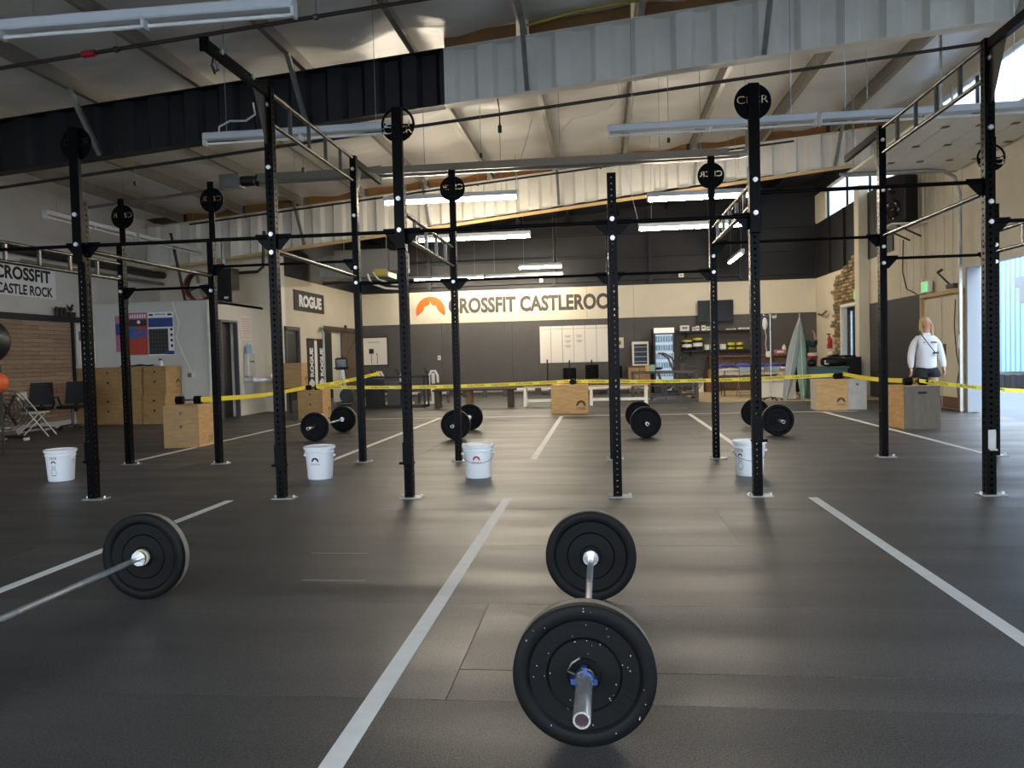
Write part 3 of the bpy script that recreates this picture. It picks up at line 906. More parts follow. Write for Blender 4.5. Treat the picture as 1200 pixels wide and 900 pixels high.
# wall-ball targets: discs with cut-out letters on bars above the uprights
def target_mesh(ring):
    tc = bpy.data.curves.new('tt', 'FONT'); tc.body = 'CFCR'; tc.size = 0.1; tc.offset = 0.002; tc.align_x = 'CENTER'
    tob = bpy.data.objects.new('tt', tc); COL.objects.link(tob)
    bpy.context.view_layer.objects.active = tob
    tob.select_set(True)
    bpy.ops.object.convert(target='CURVE')
    ob = bpy.context.view_layer.objects.active
    cu = ob.data
    xs = [p.co.x for s in cu.splines for p in s.bezier_points]
    ys = [p.co.y for s in cu.splines for p in s.bezier_points]
    w = max(xs) - min(xs); cx = (max(xs) + min(xs)) / 2; cy = (max(ys) + min(ys)) / 2
    sx = 0.252 / w; sy = 0.062 / (max(ys) - min(ys)); dy = -0.045 if ring else 0.02
    for s in cu.splines:
        for p in s.bezier_points:
            for at in ('handle_left', 'co', 'handle_right'):
                v = getattr(p, at)
                setattr(p, at, ((v.x - cx) * sx, (v.y - cy) * sy + dy, 0))
    loops = []
    for s in cu.splines:
        bp = s.bezier_points; L = []
        for a in range(len(bp)):
            p0, p1 = bp[a], bp[(a + 1) % len(bp)]
            for k in range(4):
                u = k / 4; v = 1 - u
                c = p0.co * v ** 3 + p0.handle_right * 3 * v * v * u + p1.handle_left * 3 * v * u * u + p1.co * u ** 3
                L.append((c.x, c.y))
        loops.append(L)
    bpy.data.objects.remove(ob)
    R = 0.15
    loops.append([(R * math.cos(2 * PI * i / 48), R * math.sin(2 * PI * i / 48)) for i in range(48)])
    if ring:
        ri = 0.128
        arc = [(ri * math.cos(PI * i / 24), ri * math.sin(PI * i / 24)) for i in range(25)]
        loops.append([(x, y) for x, y in arc if x > 0.045] + [(0.045, 0.004)])
        loops.append([(-0.045, 0.004)] + [(x, y) for x, y in arc if x < -0.045])
    from mathutils.geometry import delaunay_2d_cdt
    vs, es = [], []
    for L in loops:
        clean = [p for k, p in enumerate(L) if (Vector(p) - Vector(L[k - 1])).length > 1e-5]
        n = len(vs)
        vs += [Vector(p) for p in clean]
        es += [(n + k, n + (k + 1) % len(clean)) for k in range(len(clean))]
    ov, oe, of, _, _, _ = delaunay_2d_cdt(vs, es, [], 0, 1e-6)
    def inside(p):
        c = 0
        for L in loops:
            for k in range(len(L)):
                (x0, y0), (x1, y1) = L[k], L[(k + 1) % len(L)]
                if (y0 > p[1]) != (y1 > p[1]) and p[0] < x0 + (p[1] - y0) * (x1 - x0) / (y1 - y0):
                    c += 1
        return c % 2 == 1
    tri = [f for f in of if inside(((ov[f[0]].x + ov[f[1]].x + ov[f[2]].x) / 3, (ov[f[0]].y + ov[f[1]].y + ov[f[2]].y) / 3))]
    cnt = {}
    for f in tri:
        for k in range(3):
            e = (f[k], f[(k + 1) % 3]); cnt[tuple(sorted(e))] = cnt.get(tuple(sorted(e)), 0) + 1
    N = len(ov); h = .003
    b = MB()
    b.add([(v.x, v.y, -h) for v in ov] + [(v.x, v.y, h) for v in ov],
          [list(f)[::-1] for f in tri] + [[N + q for q in f] for f in tri] + [(a, c, N + c, N + a) for (a, c), k in cnt.items() if k == 1])
    return b.mesh('target_disc', 'rig_black')
tm, trg = target_mesh(False), target_mesh(True)
bar_me = MB().box((0, 0, 0), (.078, .012, 1.22), bev=.002).mesh('target_bar', 'rig_black')
wide_bar = MB().box((0, 0, 0), (.09, .05, 1.22), bev=.004).mesh('target_bar', 'rig_black')
for (i, y, z, ring, back) in ((1, Y1, 3.27, 0, 0), (3, Y1, 3.27, 1, 0), (5, Y1, 3.28, 0, 0), (0, Y2, 3.10, 0, 1), (1, Y2, 3.25, 0, 1), (3, Y2, 3.24, 0, 1), (5, Y2, 3.24, 0, 1), (7, Y2, 3.28, 1, 1)):
    if back:
        bo = link('target_bar', bar_me, rig, (RX[i], y + .046, z - .49))
        bo2 = link('target_disc', trg if ring else tm, bo, M=Matrix.Translation((0, .012, .49)) @ Matrix(((-1, 0, 0, 0), (0, 0, 1, 0), (0, 1, 0, 0), (0, 0, 0, 1))))
        MB().box((0, -.011, .55), (.08, .01, .32)).build('stiffener', 'rig_black', bo)
    else:
        bo = link('target_bar', wide_bar, rig, (RX[i], y - .064, z - .47))
        link('target_disc', trg if ring else tm, bo, M=Matrix.Translation((0, .031, .47)) @ Matrix(((1, 0, 0, 0), (0, 0, -1, 0), (0, 1, 0, 0), (0, 0, 0, 1))))
        link('bolt', pin_me, bo, (0, -.025, -.18)); link('bolt', pin_me, bo, (0, -.025, -.45))
# small hooks and safety pegs near the feet
for (i, z, sx) in ((1, .35, -1), (2, .30, -1), (3, .31, -1), (5, .47, 1)):
    h = MB().box((0, 0, 0), (.09, .09, .02)).box((0, -.046, .09), (.088, .006, .2)).cyl((sx * .04, -.01, .0), (sx * .085, -.01, .0), .012).build('peg_bracket', 'rig_black', rig, (RX[i], Y1, z))
b = MB().box((0, -.045, 0), (.06, .012, .16)).box((0, -.06, -.08), (.06, .04, .012)).build('peg_bracket', 'galvanized', rig, (RX[6], Y1, .46))

# ================================================================== BARBELLS
PR, PT = 0.225, 0.085
AX = Matrix(((1, 0, 0, 0), (0, 0, 1, 0), (0, -1, 0, 0), (0, 0, 0, 1)))   # local z -> world y
def plate_mesh():
    h = PT / 2
    prof = [(.026, -h + .012), (.05, -h + .010), (.055, -h + .016), (.112, -h + .016), (.117, -h + .010), (.120, -h + .016),
            (.172, -h + .014), (.180, -h + .004), (.185, -h), (.217, -h), (.2245, -h + .006), (.2248, 0)]
    full = prof + [(r, -z) for r, z in reversed(prof[:-1])]
    return MB().lathe(full, 64, AX, closed=True).mesh('bumper_plate', 'black_rubber')
plate_me = plate_mesh()
sheen_me = MB().lathe([(.2251, -.008), (.2258, .008), (.2251, .03)], 64, AX).mesh('rim_sheen', 'sheen_and_scuff')  # pale tan band painted around the tread, standing in for reflected light
def emboss_mesh(seed):
    rr = random.Random(seed); b = MB()
    for (a0, a1) in ((100, 195), (-50, 70)):
        a = a0
        while a < a1:
            t = math.radians(a); r = .147
            M = Matrix.Translation((r * math.cos(t), 0, r * math.sin(t))) @ Matrix.Rotation(-(t - PI / 2), 4, 'Y')
            for (dx, dz, w, hh) in rr.choice([((-.004, 0, .003, .03), (.004, .012, .01, .003), (.004, 0, .009, .003)), ((0, 0, .003, .03), (0, .013, .014, .003)),
                                             ((-.005, 0, .003, .03), (.005, 0, .003, .03), (0, 0, .01, .003)), ((-.005, 0, .003, .03), (0, -.013, .012, .003), (0, .013, .012, .003))]):
                b.box((dx, -PT / 2 + .0155, dz), (w, .004, hh), M=M)
            a += 10.5
    return b.mesh('embossing', 'black_rubber')
def speck_mesh(seed, n=46):
    rr = random.Random(seed); b = MB()
    for i in range(n):
        t = rr.random() * 2 * PI; r = .06 + .155 * math.sqrt(rr.random())
        y = -PT / 2 - .0006 if r > .186 else -PT / 2 + .0135
        if r < .118: y = -PT / 2 + .0150
        b.box((r * math.cos(t), y, r * math.sin(t)), (.0015 + .002 * rr.random(), .001, .0015 + .003 * rr.random()), rz=0)
    return b.mesh('chalk_specks', 'speck_white')
emb_me, speck_me = emboss_mesh(3), speck_mesh(4)
shaft_me = MB().cyl((0, -.655, 0), (0, .655, 0), .014, n=16).mesh('shaft', 'steel')
knurl_me = MB().cyl((0, -.16, 0), (0, .16, 0), .0147, n=16).mesh('knurling', 'knurl_steel')
def sleeve(sg):
    b = MB()
    b.cyl((0, sg * .655, 0), (0, sg * .685, 0), .038, n=24)
    b.lathe([(.0, 1.052), (.0, 1.052), (.019, 1.052), (.019, 1.062), (.0245, 1.062), (.0255, 1.06), (.0255, .685), (.0, .685)], 24, Matrix(((1, 0, 0, 0), (0, 0, sg, 0), (0, -1, 0, 0), (0, 0, 0, 1))))
    return b.mesh('sleeve', 'chrome')
sl = {1: sleeve(1), -1: sleeve(-1)}
cap_me = {sg: MB().cyl((0, sg * 1.045, 0), (0, sg * 1.056, 0), .019, n=20).mesh('end_cap', 'red_cap') for sg in (1, -1)}
def clip():
    b = MB()
    b.cyl((0, -.012, 0), (0, .012, 0), .03, n=20)
    for a in (-.1, PI / 2, PI + .1):
        b.box((.032 * math.cos(a), 0, .032 * math.sin(a)), (.018, .026, .018))
    return b.mesh('lock_collar', 'blue_clip')
clip_me = clip()
spring_me = MB().tube([(.03 * math.cos(t * .5) - .0, -.01 + .012 * math.sin(t), .03 * math.sin(t * .5) + .005) for t in range(0, 13)] + [(-.05, -.02, .035), (-.035, -.025, .06), (-.01, -.02, .075)], .004, 6).mesh('spring_clip', 'dark_steel')
def barbell(x, y_near, rz, label, clips=False, emb=False, grip=False):
    """y_near: outer face of the near plate; bar runs along local Y"""
    yc = y_near + PT + .685
    t = thing('barbell', label, 'barbell', (x, yc, 0), rz, 'loaded barbells on the floor')
    z = PR
    sh = link('shaft', shaft_me, t, (0, 0, z))
    for yk in (-.36, .36):
        link('knurling', knurl_me, sh, (0, yk, 0))
    for sg in (-1, 1):
        s = link('sleeve', sl[sg], t, (0, 0, z))
        link('end_cap', cap_me[sg], s)
        p = link('bumper_plate', plate_me, t, (0, sg * (.685 + PT / 2), z))
        link('rim_sheen', sheen_me, p)
        if emb:
            link('embossing', emb_me, p)['kind'] = 'stuff'
            if sg < 0:
                link('chalk_specks', speck_me, p)['kind'] = 'stuff'
    if clips:
        c = link('lock_collar', clip_me, t, (0, -.685 - PT - .018, z)); c['label'] = 'blue lock collar'
        link('spring_clip', spring_me, c)
    if grip:
        MB().cyl((0, .676, 0), (0, .692, 0), .043, n=20).build('collar_ring', 'yellow_grip', t, (0, 0, z))
    return t
barbell(-0.076, 2.406, 0.0, 'nearest barbell in the centre foreground, black bumper plates and a blue lock collar', True, True)
barbell(-2.42, 2.36, 0.0, 'barbell cut off by the left edge, chrome shaft facing a black plate', False, True, grip=True)
barbell(-4.46, 11.62, .03, 'barbell behind the rig in front of the wooden box near the black banners')
barbell(-2.24, 11.62, .02, 'barbell behind the rig before the long dark wooden bench')
barbell(0.60, 11.52, .02, 'barbell behind the rig right of the centre wooden box')
barbell(2.47, 11.55, .03, 'barbell behind the rightmost bucket, before the beige vinyl floor')

# ================================================================== BUCKETS
RB0, RB1, HB = .128, .152, .345
def bucket(x, y, rz, label, style, handle):
    t = thing('bucket', label, 'bucket', (x, y, 0), rz, 'white plastic buckets by the rig')
    MB().lathe([(0, .002), (RB0 - .006, 0), (RB0, .008), (RB1 - .006, HB - .075), (RB1 + .004, HB - .07), (RB1 + .004, HB - .06), (RB1 - .004, HB - .055), (RB1, HB - .03)], 40).build('pail', 'white_plastic', t)
    MB().lathe([(RB1 + .001, HB - .035), (RB1 + .012, HB - .03), (RB1 + .013, HB - .006), (RB1 + .006, HB), (RB1 - .008, HB), (RB1 - .012, HB - .012), (0, HB - .012)], 40).build('lid', 'white_plastic', t)
    for sg in (-1, 1):
        MB().cyl((sg * (RB1 - .004), 0, HB - .1), (sg * (RB1 + .018), 0, HB - .1), .014, n=10).build('handle_ear', 'white_plastic', t)
    pts = []
    for k in range(17):
        a = PI * k / 16
        r = RB1 + .012
        pts.append((r * math.cos(a), -math.sin(a) * (.05 if handle else -.02) - (math.sin(a) * .11 if handle else -math.sin(a) * .12), HB - .1 - math.sin(a) * .085))
    MB().tube(pts, .0025, 6).build('wire_handle', 'dark_steel', t)
    def conv(z0, a0):
        def f(px, py):
            z = z0 + py
            r = RB0 + (RB1 - .006 - RB0) * z / (HB - .075) + .0015
            a = a0 + px / r
            return Vector((r * math.sin(a), -r * math.cos(a), z))
        return f
    I = Matrix.Identity(4)
    def logo(z0, a0, w, m):
        cv = conv(z0, a0); b = MB()
        poly = arch_logo(w)
        b.add([cv(*p) for p in poly], [list(range(len(poly)))])
        b.build('printed_emblem', m, t)
    if style == 'arch':
        logo(.185, -.12 if handle else .0, .075, 'print_black' if not handle else 'print_red')
        letters('printed_name', 'CASTLE ROCK', .1, .018, 'print_black', t, I, conv=conv(.165, -.12 if handle else .0))
    else:
        a0 = .12 if style == 'label' else -.85
        letters('printed_name', 'CFCR', .075, .03, 'print_black', t, I, .01, conv=conv(.255, a0))
        logo(.195, a0, .05, 'print_black')
        b = MB()
        for k in range(6):
            cv = conv(.165 - k * .02, a0)
            w = (.05, .04, .05, .07, .06, .045)[k]
            b.add([cv(-w / 2, 0), cv(w / 2, 0), cv(w / 2, .007), cv(-w / 2, .007)], [(0, 1, 2, 3)])
        b.build('printed_lines', 'print_grey', t)
bucket(-5.93, 7.93, .0, 'white bucket nearest the left edge with a tall printed label', 'label', False)
bucket(-2.98, 7.93, .0, 'white bucket with a black arch emblem in front of the leftmost far barbell', 'arch', False)
bucket(-1.29, 7.93, .15, 'white bucket with a red arch emblem and wire handle across its front', 'arch', True)
bucket(1.43, 7.93, .0, 'white bucket at right, half hidden behind a rig upright', 'side', True)

# ================================================================== WOODEN BOXES
def holes(t, pts, M, r=.022):
    for (x, y) in pts:
        MB().cyl(M @ Vector((x, y, .0012)), M @ Vector((x, y, -.002)), r, n=14).build('hole', 'screen_black', t)
def plyo(x, y, rz, dx, dy, dz, label, mf='plywood_dark', ms='plywood', z0=0, logo=None, front_holes=(), slot=False, text=None, group='plywood jump boxes', side_logo=None):
    t = thing('plyo_box', label, 'jump box', (x, y, z0), rz, group)
    th = .018
    MB().box((0, -dy / 2 + th / 2, dz / 2), (dx, th, dz), bev=.003).build('front_panel', mf, t)  # default front is the same plywood painted darker, as the shaded face
    MB().box((0, dy / 2 - th / 2, dz / 2), (dx, th, dz), bev=.003).build('back_panel', mf, t)
    for sg in (-1, 1):
        MB().box((sg * (dx / 2 - th / 2), 0, dz / 2), (th, dy - 2 * th - .002, dz), bev=.003).build('side_panel', ms, t)
    MB().box((0, 0, dz - th / 2 - .001), (dx - 2 * th - .002, dy - 2 * th - .002, th), bev=.002).build('top_panel', ms, t)
    FM = face_front(0, -dy / 2, dz / 2)
    if front_holes:
        holes(t, front_holes, FM)
    if slot:
        MB().box((0, -dy / 2 - .0005, dz - .1), (.13, .003, .036)).build('hand_slot', 'screen_black', t)
    if logo:
        lx, lz, w, m = logo
        b = MB(); poly = arch_logo(w)
        M = face_front(lx, -dy / 2 - .0015, lz)
        b.add([M @ Vector((a, c, 0)) for a, c in poly], [list(range(len(poly)))])
        b.build('printed_emblem', m, t)
        letters('printed_name', 'CFCR', w * .95, w * .26, m, t, face_front(lx, -dy / 2 - .0015, lz - w * .22), .015)
    if text:
        letters('printed_name', 'CFCR', .20, .085, 'print_brown', t, face_right(dx / 2 + .0015, text[0], text[1]), .0)
    if side_logo:
        b = MB(); poly = arch_logo(.17)
        M = face_right(dx / 2 + .0015, side_logo[0], side_logo[1])
        b.add([M @ Vector((a, c, 0)) for a, c in poly], [list(range(len(poly)))])
        b.build('printed_emblem', 'print_brown', t)
        letters('printed_name', 'CFCR', .15, .045, 'print_brown', t, face_right(dx / 2 + .0015, side_logo[0], side_logo[1] - .04), .015)
    return t
H2 = [(0, .19), (.0, -.02)]
plyo(-6.30, 11.33, .16, .51, .76, .63, 'wooden box alone at left with CFCR on its side and dumbbell on top', front_holes=[(0, .2), (0, .0)], text=(.13, .09))
# stack against the office
xs = [-11.0, -10.505, -10.0, -9.46]
for i, x in enumerate(xs):
    names = ['leftmost', 'second from left', 'third from left', 'rightmost']
    plyo(x, 15.9, 0, .5, .62, .61, 'plywood jump box in the bottom row against the office, %s' % names[i], 'plywood_dark', 'plywood', 0, front_holes=H2, group='jump boxes stacked at the office', side_logo=(.16, .25) if i == 3 else None)
    plyo(x - (.0 if i < 3 else -.02), 15.92, 0, .5, .62, .61, 'plywood jump box in the top row against the office, %s' % names[i], 'plywood_dark', 'plywood', .612, front_holes=H2, group='jump boxes stacked at the office', side_logo=(.18, .22) if i == 3 else None)
plyo(-6.31, 16.6, .10, .54, .72, .62, 'plywood jump box on the floor below the black vertical banners', front_holes=[(0, .22), (0, .0)], side_logo=(.2, .12))
plyo(-7.36, 18.15, .12, .44, .55, .60, 'plywood jump box raised on a dark bench beside the charcoal door', z0=.62, side_logo=(.12, .15))
plyo(-0.70, 16.78, .0, .78, .5, .61, 'plywood jump box in the centre with arch emblem low at right', 'plywood', 'plywood', logo=(.24, .15, .2, 'print_brown'))
t = plyo(4.56, 16.5, -.02, .60, .5, .62, 'plywood jump box with arch emblem and whitish right end below the teal cloth table', 'plywood', 'plywood_white', logo=(.17, .15, .16, 'print_brown'))
MB().box((0, 0, 0), (.36, .018, .61), bev=.003).build('end_panel', 'plywood_white', t, (.485, -.235, .31))
MB().box((.485, .02, .31), (.355, .49, .6), bev=.003).build('end_block', 'plywood_white', t)
holes(t, [(.485, .2)], face_front(0, -.245, .31), .02)
plyo(4.69, 12.52, .04, .52, .66, .645, 'dark fronted wooden box with hand slot beside the standing woman', 'plywood_grey', 'plywood', slot=True)
# dark bench under the raised box
t = thing('low_bench', 'dark low bench carrying the raised plywood box', 'bench', (-7.36, 18.15, 0))
MB().box((0, 0, .59), (.6, .6, .06), bev=.01).build('bench_top', 'wood_dark', t)
for sx in (-.24, .24):
    for sy in (-.24, .24):
        MB().box((sx, sy, .28), (.07, .07, .56)).build('leg', 'wood_dark', t)

# dumbbells
def hexhead(b, x0, x1, r):
    b.lathe([(0, x0), (r * .82, x0), (r, x0 + .012), (r, x1 - .012), (r * .82, x1), (0, x1)], 6, Matrix(((0, 0, 1, 0), (1, 0, 0, 0), (0, 1, 0, 0), (0, 0, 0, 1))) )
def dumbbell(x, y, z, rz, label, r=.066, L=.36):
    t = thing('dumbbell', label, 'dumbbell', (x, y, z), rz, 'hex dumbbells holding down the tape')
    zc = r * .87
    for sg in (-1, 1):
        b = MB(); a, c = sorted((sg * (L / 2 - .12), sg * L / 2))
        hexhead(b, a, c, r)
        o = b.build('head', 'black_rubber', t, (0, 0, zc))
    MB().tube([(-L / 2 + .1, 0, 0), (-.04, 0, 0), (0, 0, 0), (.04, 0, 0), (L / 2 - .1, 0, 0)], [.013, .015, .017, .015, .013], 10).build('grip', 'dark_steel', t, (0, 0, zc))
    return t
dumbbell(-6.33, 11.38, .631, .12, 'black hex dumbbell on top of the lone CFCR box at left', .07, .40)
dumbbell(-6.30, 16.5, .621, .3, 'black hex dumbbell on the box below the vertical banners', .06, .3)
dumbbell(-0.62, 16.75, .611, 1.45, 'black hex dumbbell end-on atop the centre box', .066, .32)
dumbbell(4.74, 16.45, .621, .9, 'black hex dumbbell on the box with the whitish end', .066, .3)
dumbbell(4.72, 12.5, .646, .0, 'black hex dumbbell on the dark fronted box beside the woman', .066, .34)
# caution tape
def tape(pts, label, word=True, h=.075):
    t = thing('caution_tape', label, 'caution tape', (0, 0, 0))
    P = [Vector(p) for p in pts]
    fine = []
    for i in range(len(P) - 1):
        L = (P[i + 1] - P[i]).length; n = max(2, int(L / .5))
        for k in range(n):
            u = k / n
            fine.append(P[i].lerp(P[i + 1], u) - Vector((0, 0, .05 * math.sin(PI * u) * min(1, L / 5))))
    fine.append(P[-1])
    b = MB(); vs = []
    for p in fine:
        vs += [p + Vector((0, -.0006, -h / 2)), p + Vector((0, -.0006, h / 2)), p + Vector((0, .0006, h / 2)), p + Vector((0, .0006, -h / 2))]
    fs = []
    for i in range(len(fine) - 1):
        a = i * 4
        fs += [(a, a + 4, a + 5, a + 1), (a + 1, a + 5, a + 6, a + 2), (a + 2, a + 6, a + 7, a + 3), (a + 3, a + 7, a + 4, a)]
    b.add(vs, fs).build('strip', 'tape_yellow', t)
    if word:
        vs2, fs2, w = text_geo('CAUTION', .01)
        b = MB(); tot = [0]
        for i in range(len(fine) - 1):
            tot.append(tot[-1] + (fine[i + 1] - fine[i]).length)
        def at(s_):
            for i in range(len(fine) - 1):
                if s_ <= tot[i + 1]:
                    u = (s_ - tot[i]) / max(1e-6, tot[i + 1] - tot[i])
                    return fine[i].lerp(fine[i + 1], u)
            return fine[-1]
        s0 = .15
        while s0 + .42 < tot[-1]:
            b.add([at(s0 + x / w * .36) + Vector((0, -.0022, (y - .5) * .042)) for x, y in vs2], fs2)
            s0 += .52
        b.build('lettering', 'print_black', t)
tape([(-6.12, 11.35, .70), (-6.42, 16.36, .68)], 'yellow caution tape from the lone CFCR box to the box by the banners')
tape([(-6.15, 16.36, .68), (-0.66, 16.82, .675), (4.66, 16.42, .70)], 'long yellow caution tape across the middle of the gym')
tape([(-6.2, 16.42, .70), (-5.45, 18.75, .92)], 'short yellow caution tape rising to the black rack')
tape([(4.8, 16.36, .72), (4.68, 12.40, .715)], 'yellow caution tape between the two right wooden boxes')
tape([(4.74, 12.40, .715), (6.69, 13.1, .48)], 'yellow caution tape from the dark box out to the overhead door', h=.06)

# ================================================================== LAMPS AND CEILING EQUIPMENT
def tube_fixture(p0, p1, label, lit, group, hang=True, big=False):
    p0, p1 = Vector(p0), Vector(p1)
    c = (p0 + p1) / 2
    L = (p1 - p0).length
    rz = math.atan2(p1.y - p0.y, p1.x - p0.x)
    t = thing('strip_light', label, 'ceiling light', c, rz, group)
    w = .11
    MB().box((0, 0, .055), (L, w, .085), bev=.012).build('housing', 'fixture_white', t)
    n = 2
    for k in range(n):
        x0 = -L / 2 + L * k / n + .03; x1 = -L / 2 + L * (k + 1) / n - .03
        MB().cyl((x0, 0, -.03), (x1, 0, -.03), .021 if lit else .016, n=12).build('tube', 'tube_lamp' if lit else 'tube_off', t)
    for xh in (-L / 2 + .012, 0, L / 2 - .012):
        MB().box((xh, 0, -.012), (.025, .08, .08)).build('lamp_holder', 'fixture_white', t)
    if hang:
        for sx in (-.38, .38):
            wx = c.x + sx * L * math.cos(rz); wy = c.y + sx * L * math.sin(rz)
            top = zr(wx) + .02
            MB().cyl((sx * L, 0, .06), (sx * L, 0, top - c.z), .004, n=6).build('hanging_wire', 'galvanized', t)
    return t
Z = 3.9
tube_fixture((-4.70, 5.82, Z), (-2.26, 5.82, Z), 'unlit white strip light crossing the top left corner', False, 'unlit strip lights')
tube_fixture((-7.2, 5.82, Z), (-4.76, 5.82, Z), 'unlit white strip light mostly beyond the left edge', False, 'unlit strip lights')
tube_fixture((-4.74, 9.1, 3.93), (-2.3, 9.1, 3.93), 'unlit strip light hanging under the black roof beam', False, 'unlit strip lights')
tube_fixture((0.13, 9.66, Z), (2.57, 9.66, Z), 'unlit strip light hanging right of centre over the rig', False, 'unlit strip lights')
tube_fixture((2.6, 9.66, Z), (5.04, 9.66, Z), 'unlit strip light hanging near the tall right upright', False, 'unlit strip lights')
tube_fixture((-9.56, 12.67, Z), (-9.56, 15.3, Z), 'unlit strip light near the left wall, nearer one', False, 'unlit strip lights')
tube_fixture((-9.54, 15.36, Z), (-9.54, 17.95, Z), 'unlit strip light near the left wall, farther one', False, 'unlit strip lights')
G = 'lit strip lights over the far half'
tube_fixture((-3.75, 13.5, 4.0), (-1.38, 13.5, 4.0), 'lit strip light nearest the camera, left of centre', True, G)
tube_fixture((0.82, 13.6, 3.86), (2.7, 13.6, 3.86), 'lit strip light nearest the camera, right of centre', True, G)
tube_fixture((-3.97, 17.0, 3.86), (-1.48, 17.0, 3.86), 'lit strip light of the middle row, left of centre', True, G)
tube_fixture((0.83, 17.0, 3.90), (3.15, 17.0, 3.90), 'lit strip light of the middle row, right of centre', True, G)
tube_fixture((-6.04, 24.4, 3.76), (-3.62, 24.4, 3.76), 'lit strip light over the orange arch emblem', True, G)
tube_fixture((-3.58, 24.4, 3.74), (-1.14, 24.4, 3.74), 'lit strip light over the large wall lettering', True, G)
tube_fixture((-2.38, 23.0, 3.86), (-1.1, 23.0, 3.86), 'short lit strip light just above the far row', True, G)
tube_fixture((-9.6, 21.6, 2.9), (-9.6, 23.9, 2.9), 'added unseen strip light brightening the room beyond the barn door', True, G)  # lamp added out of view to brighten the barn doorway
tube_fixture((3.84, 21.8, 3.9), (3.86, 24.2, 3.9), 'lit strip light pointing away from the camera above the television', True, G)

# radiant tube heater with elbow and burner box
t = thing('tube_heater', 'long grey radiant tube heater hanging below the roof', 'heater', (0, 12.6, 4.28))
MB().cyl((-5.9, 0, -.02), (2.18, 0, .0), .055, n=14).build('tube', 'duct', t)
MB().prism([(-.14, -.04), (-.1, .09), (.1, .09), (.14, -.04), (.12, -.04), (.09, .075), (-.09, .075), (-.12, -.04)], 7.6, Matrix(((0, 0, 1, -5.6), (1, 0, 0, 0), (0, 1, 0, 0), (0, 0, 0, 1)))).build('reflector', 'duct', t)
MB().tube([(2.18, 0, 0), (2.28, 0, .02), (2.33, 0, .1), (2.34, 0, .3), (2.34, 0, 1.0)], .055, 12).cyl((2.34, 0, .98), (2.34, 0, 1.02), .08, n=12).build('vent_elbow', 'galvanized', t)
MB().box((-6.1, 0, .0), (.36, .22, .22), bev=.01).build('burner_box', 'galvanized', t)
MB().cyl((-5.92, 0, 0), (-5.7, 0, 0), .085, n=12).cyl((-5.66, 0, 0), (-5.6, 0, 0), .1, n=12).build('burner_fan', 'black_plastic', t)
for x in (-5, -2.8, -.6, 1.6):
    MB().cyl((x, 0, .09), (x, 0, zr(x) - 4.28 - .05), .005, n=6).build('hanging_wire', 'galvanized', t)
# sprinkler and gas pipes
def pipe(pts, r, m, label, clamps=0):
    t = thing('ceiling_pipe', label, 'pipe', pts[0])
    p0 = Vector(pts[0])
    MB().tube([Vector(p) - p0 for p in pts], r, 8).build('pipe_run', m, t)
    a, b_ = Vector(pts[0]) - p0, Vector(pts[-1]) - p0
    for k in range(clamps):
        p = a.lerp(b_, (k + .5) / clamps)
        MB().cyl(p + Vector((-.02, 0, 0)), p + Vector((.02, 0, 0)), r * 1.5, n=8).build('pipe_clamp', 'dark_steel', t)
        q = p + p0
        MB().cyl(p, p + Vector((0, 0, zr(q.x) - q.z - .1)), .004, n=6).build('hanger_rod', 'galvanized', t)
    return t
zb = lambda x: zr(x) - .23 - .75
def by(x, y, dz): return (x, y, zb(x) + dz)
pipe([by(-10.8, 11.1, -.08), by(5.1, 11.1, -.10), (5.12, 11.1, 4.35), (4.9, 11.05, 4.25)], .024, 'pipe_black', 'black sprinkler pipe running under the near roof beam with drop at right', 6)
pp = pipe([(-9, 8.5, 4.57), (-1.91, 8.5, 5.14), (.5, 8.5, 5.33)], .024, 'pipe_rust', 'dark sprinkler pipe with red coupling high at the upper left', 4)
MB().cyl((3.15, 0, .253), (3.3, 0, .265), .04, n=10).build('coupling', 'red_paint', pp)
pipe([(-9.6, 17.6, 4.55), (0.5, 17.6, 5.42), (4.2, 17.6, 5.72)], .022, 'pipe_black', 'thin black pipe along the far cream roof beam', 5)
pipe([(-10.9, 11.1, zb(-10.8) - .08), (-10.9, 11.1, 2.6)], .04, 'pipe_black', 'black pipe dropping down the left wall')
pipe([(-10.2, 17.8, 4.4), (-9.95, 17.9, 2.75)], .035, 'pipe_black', 'black pipe dropping behind the office box')
pipe([(-9.1, 18.2, 4.2), (-9.1, 18.2, 2.72)], .05, 'galvanized', 'galvanized vertical flue above the office box')
pipe([(-8.0, 18.1, 4.4), (-8.05, 18.1, 3.55), (-8.2, 18.1, 3.44), (-9.0, 18.1, 3.42)], .04, 'pipe_black', 'black bent pipe on the far left beam')
pipe([(-11.08, 11.5, 3.53), (-11.08, 18.9, 3.53)], .09, 'pipe_black', 'thick dark pipe along the left wall above the white banner')
pipe([(-11.1, 14.0, 3.32), (-11.1, 18.9, 3.32)], .04, 'duct', 'thin grey pipe below the dark pipe on the left wall')
pipe([(-10.6, 14.9, 4.45), (-4.2, 15.0, 5.0)], .03, 'duct', 'brown conduit under the roof at left')
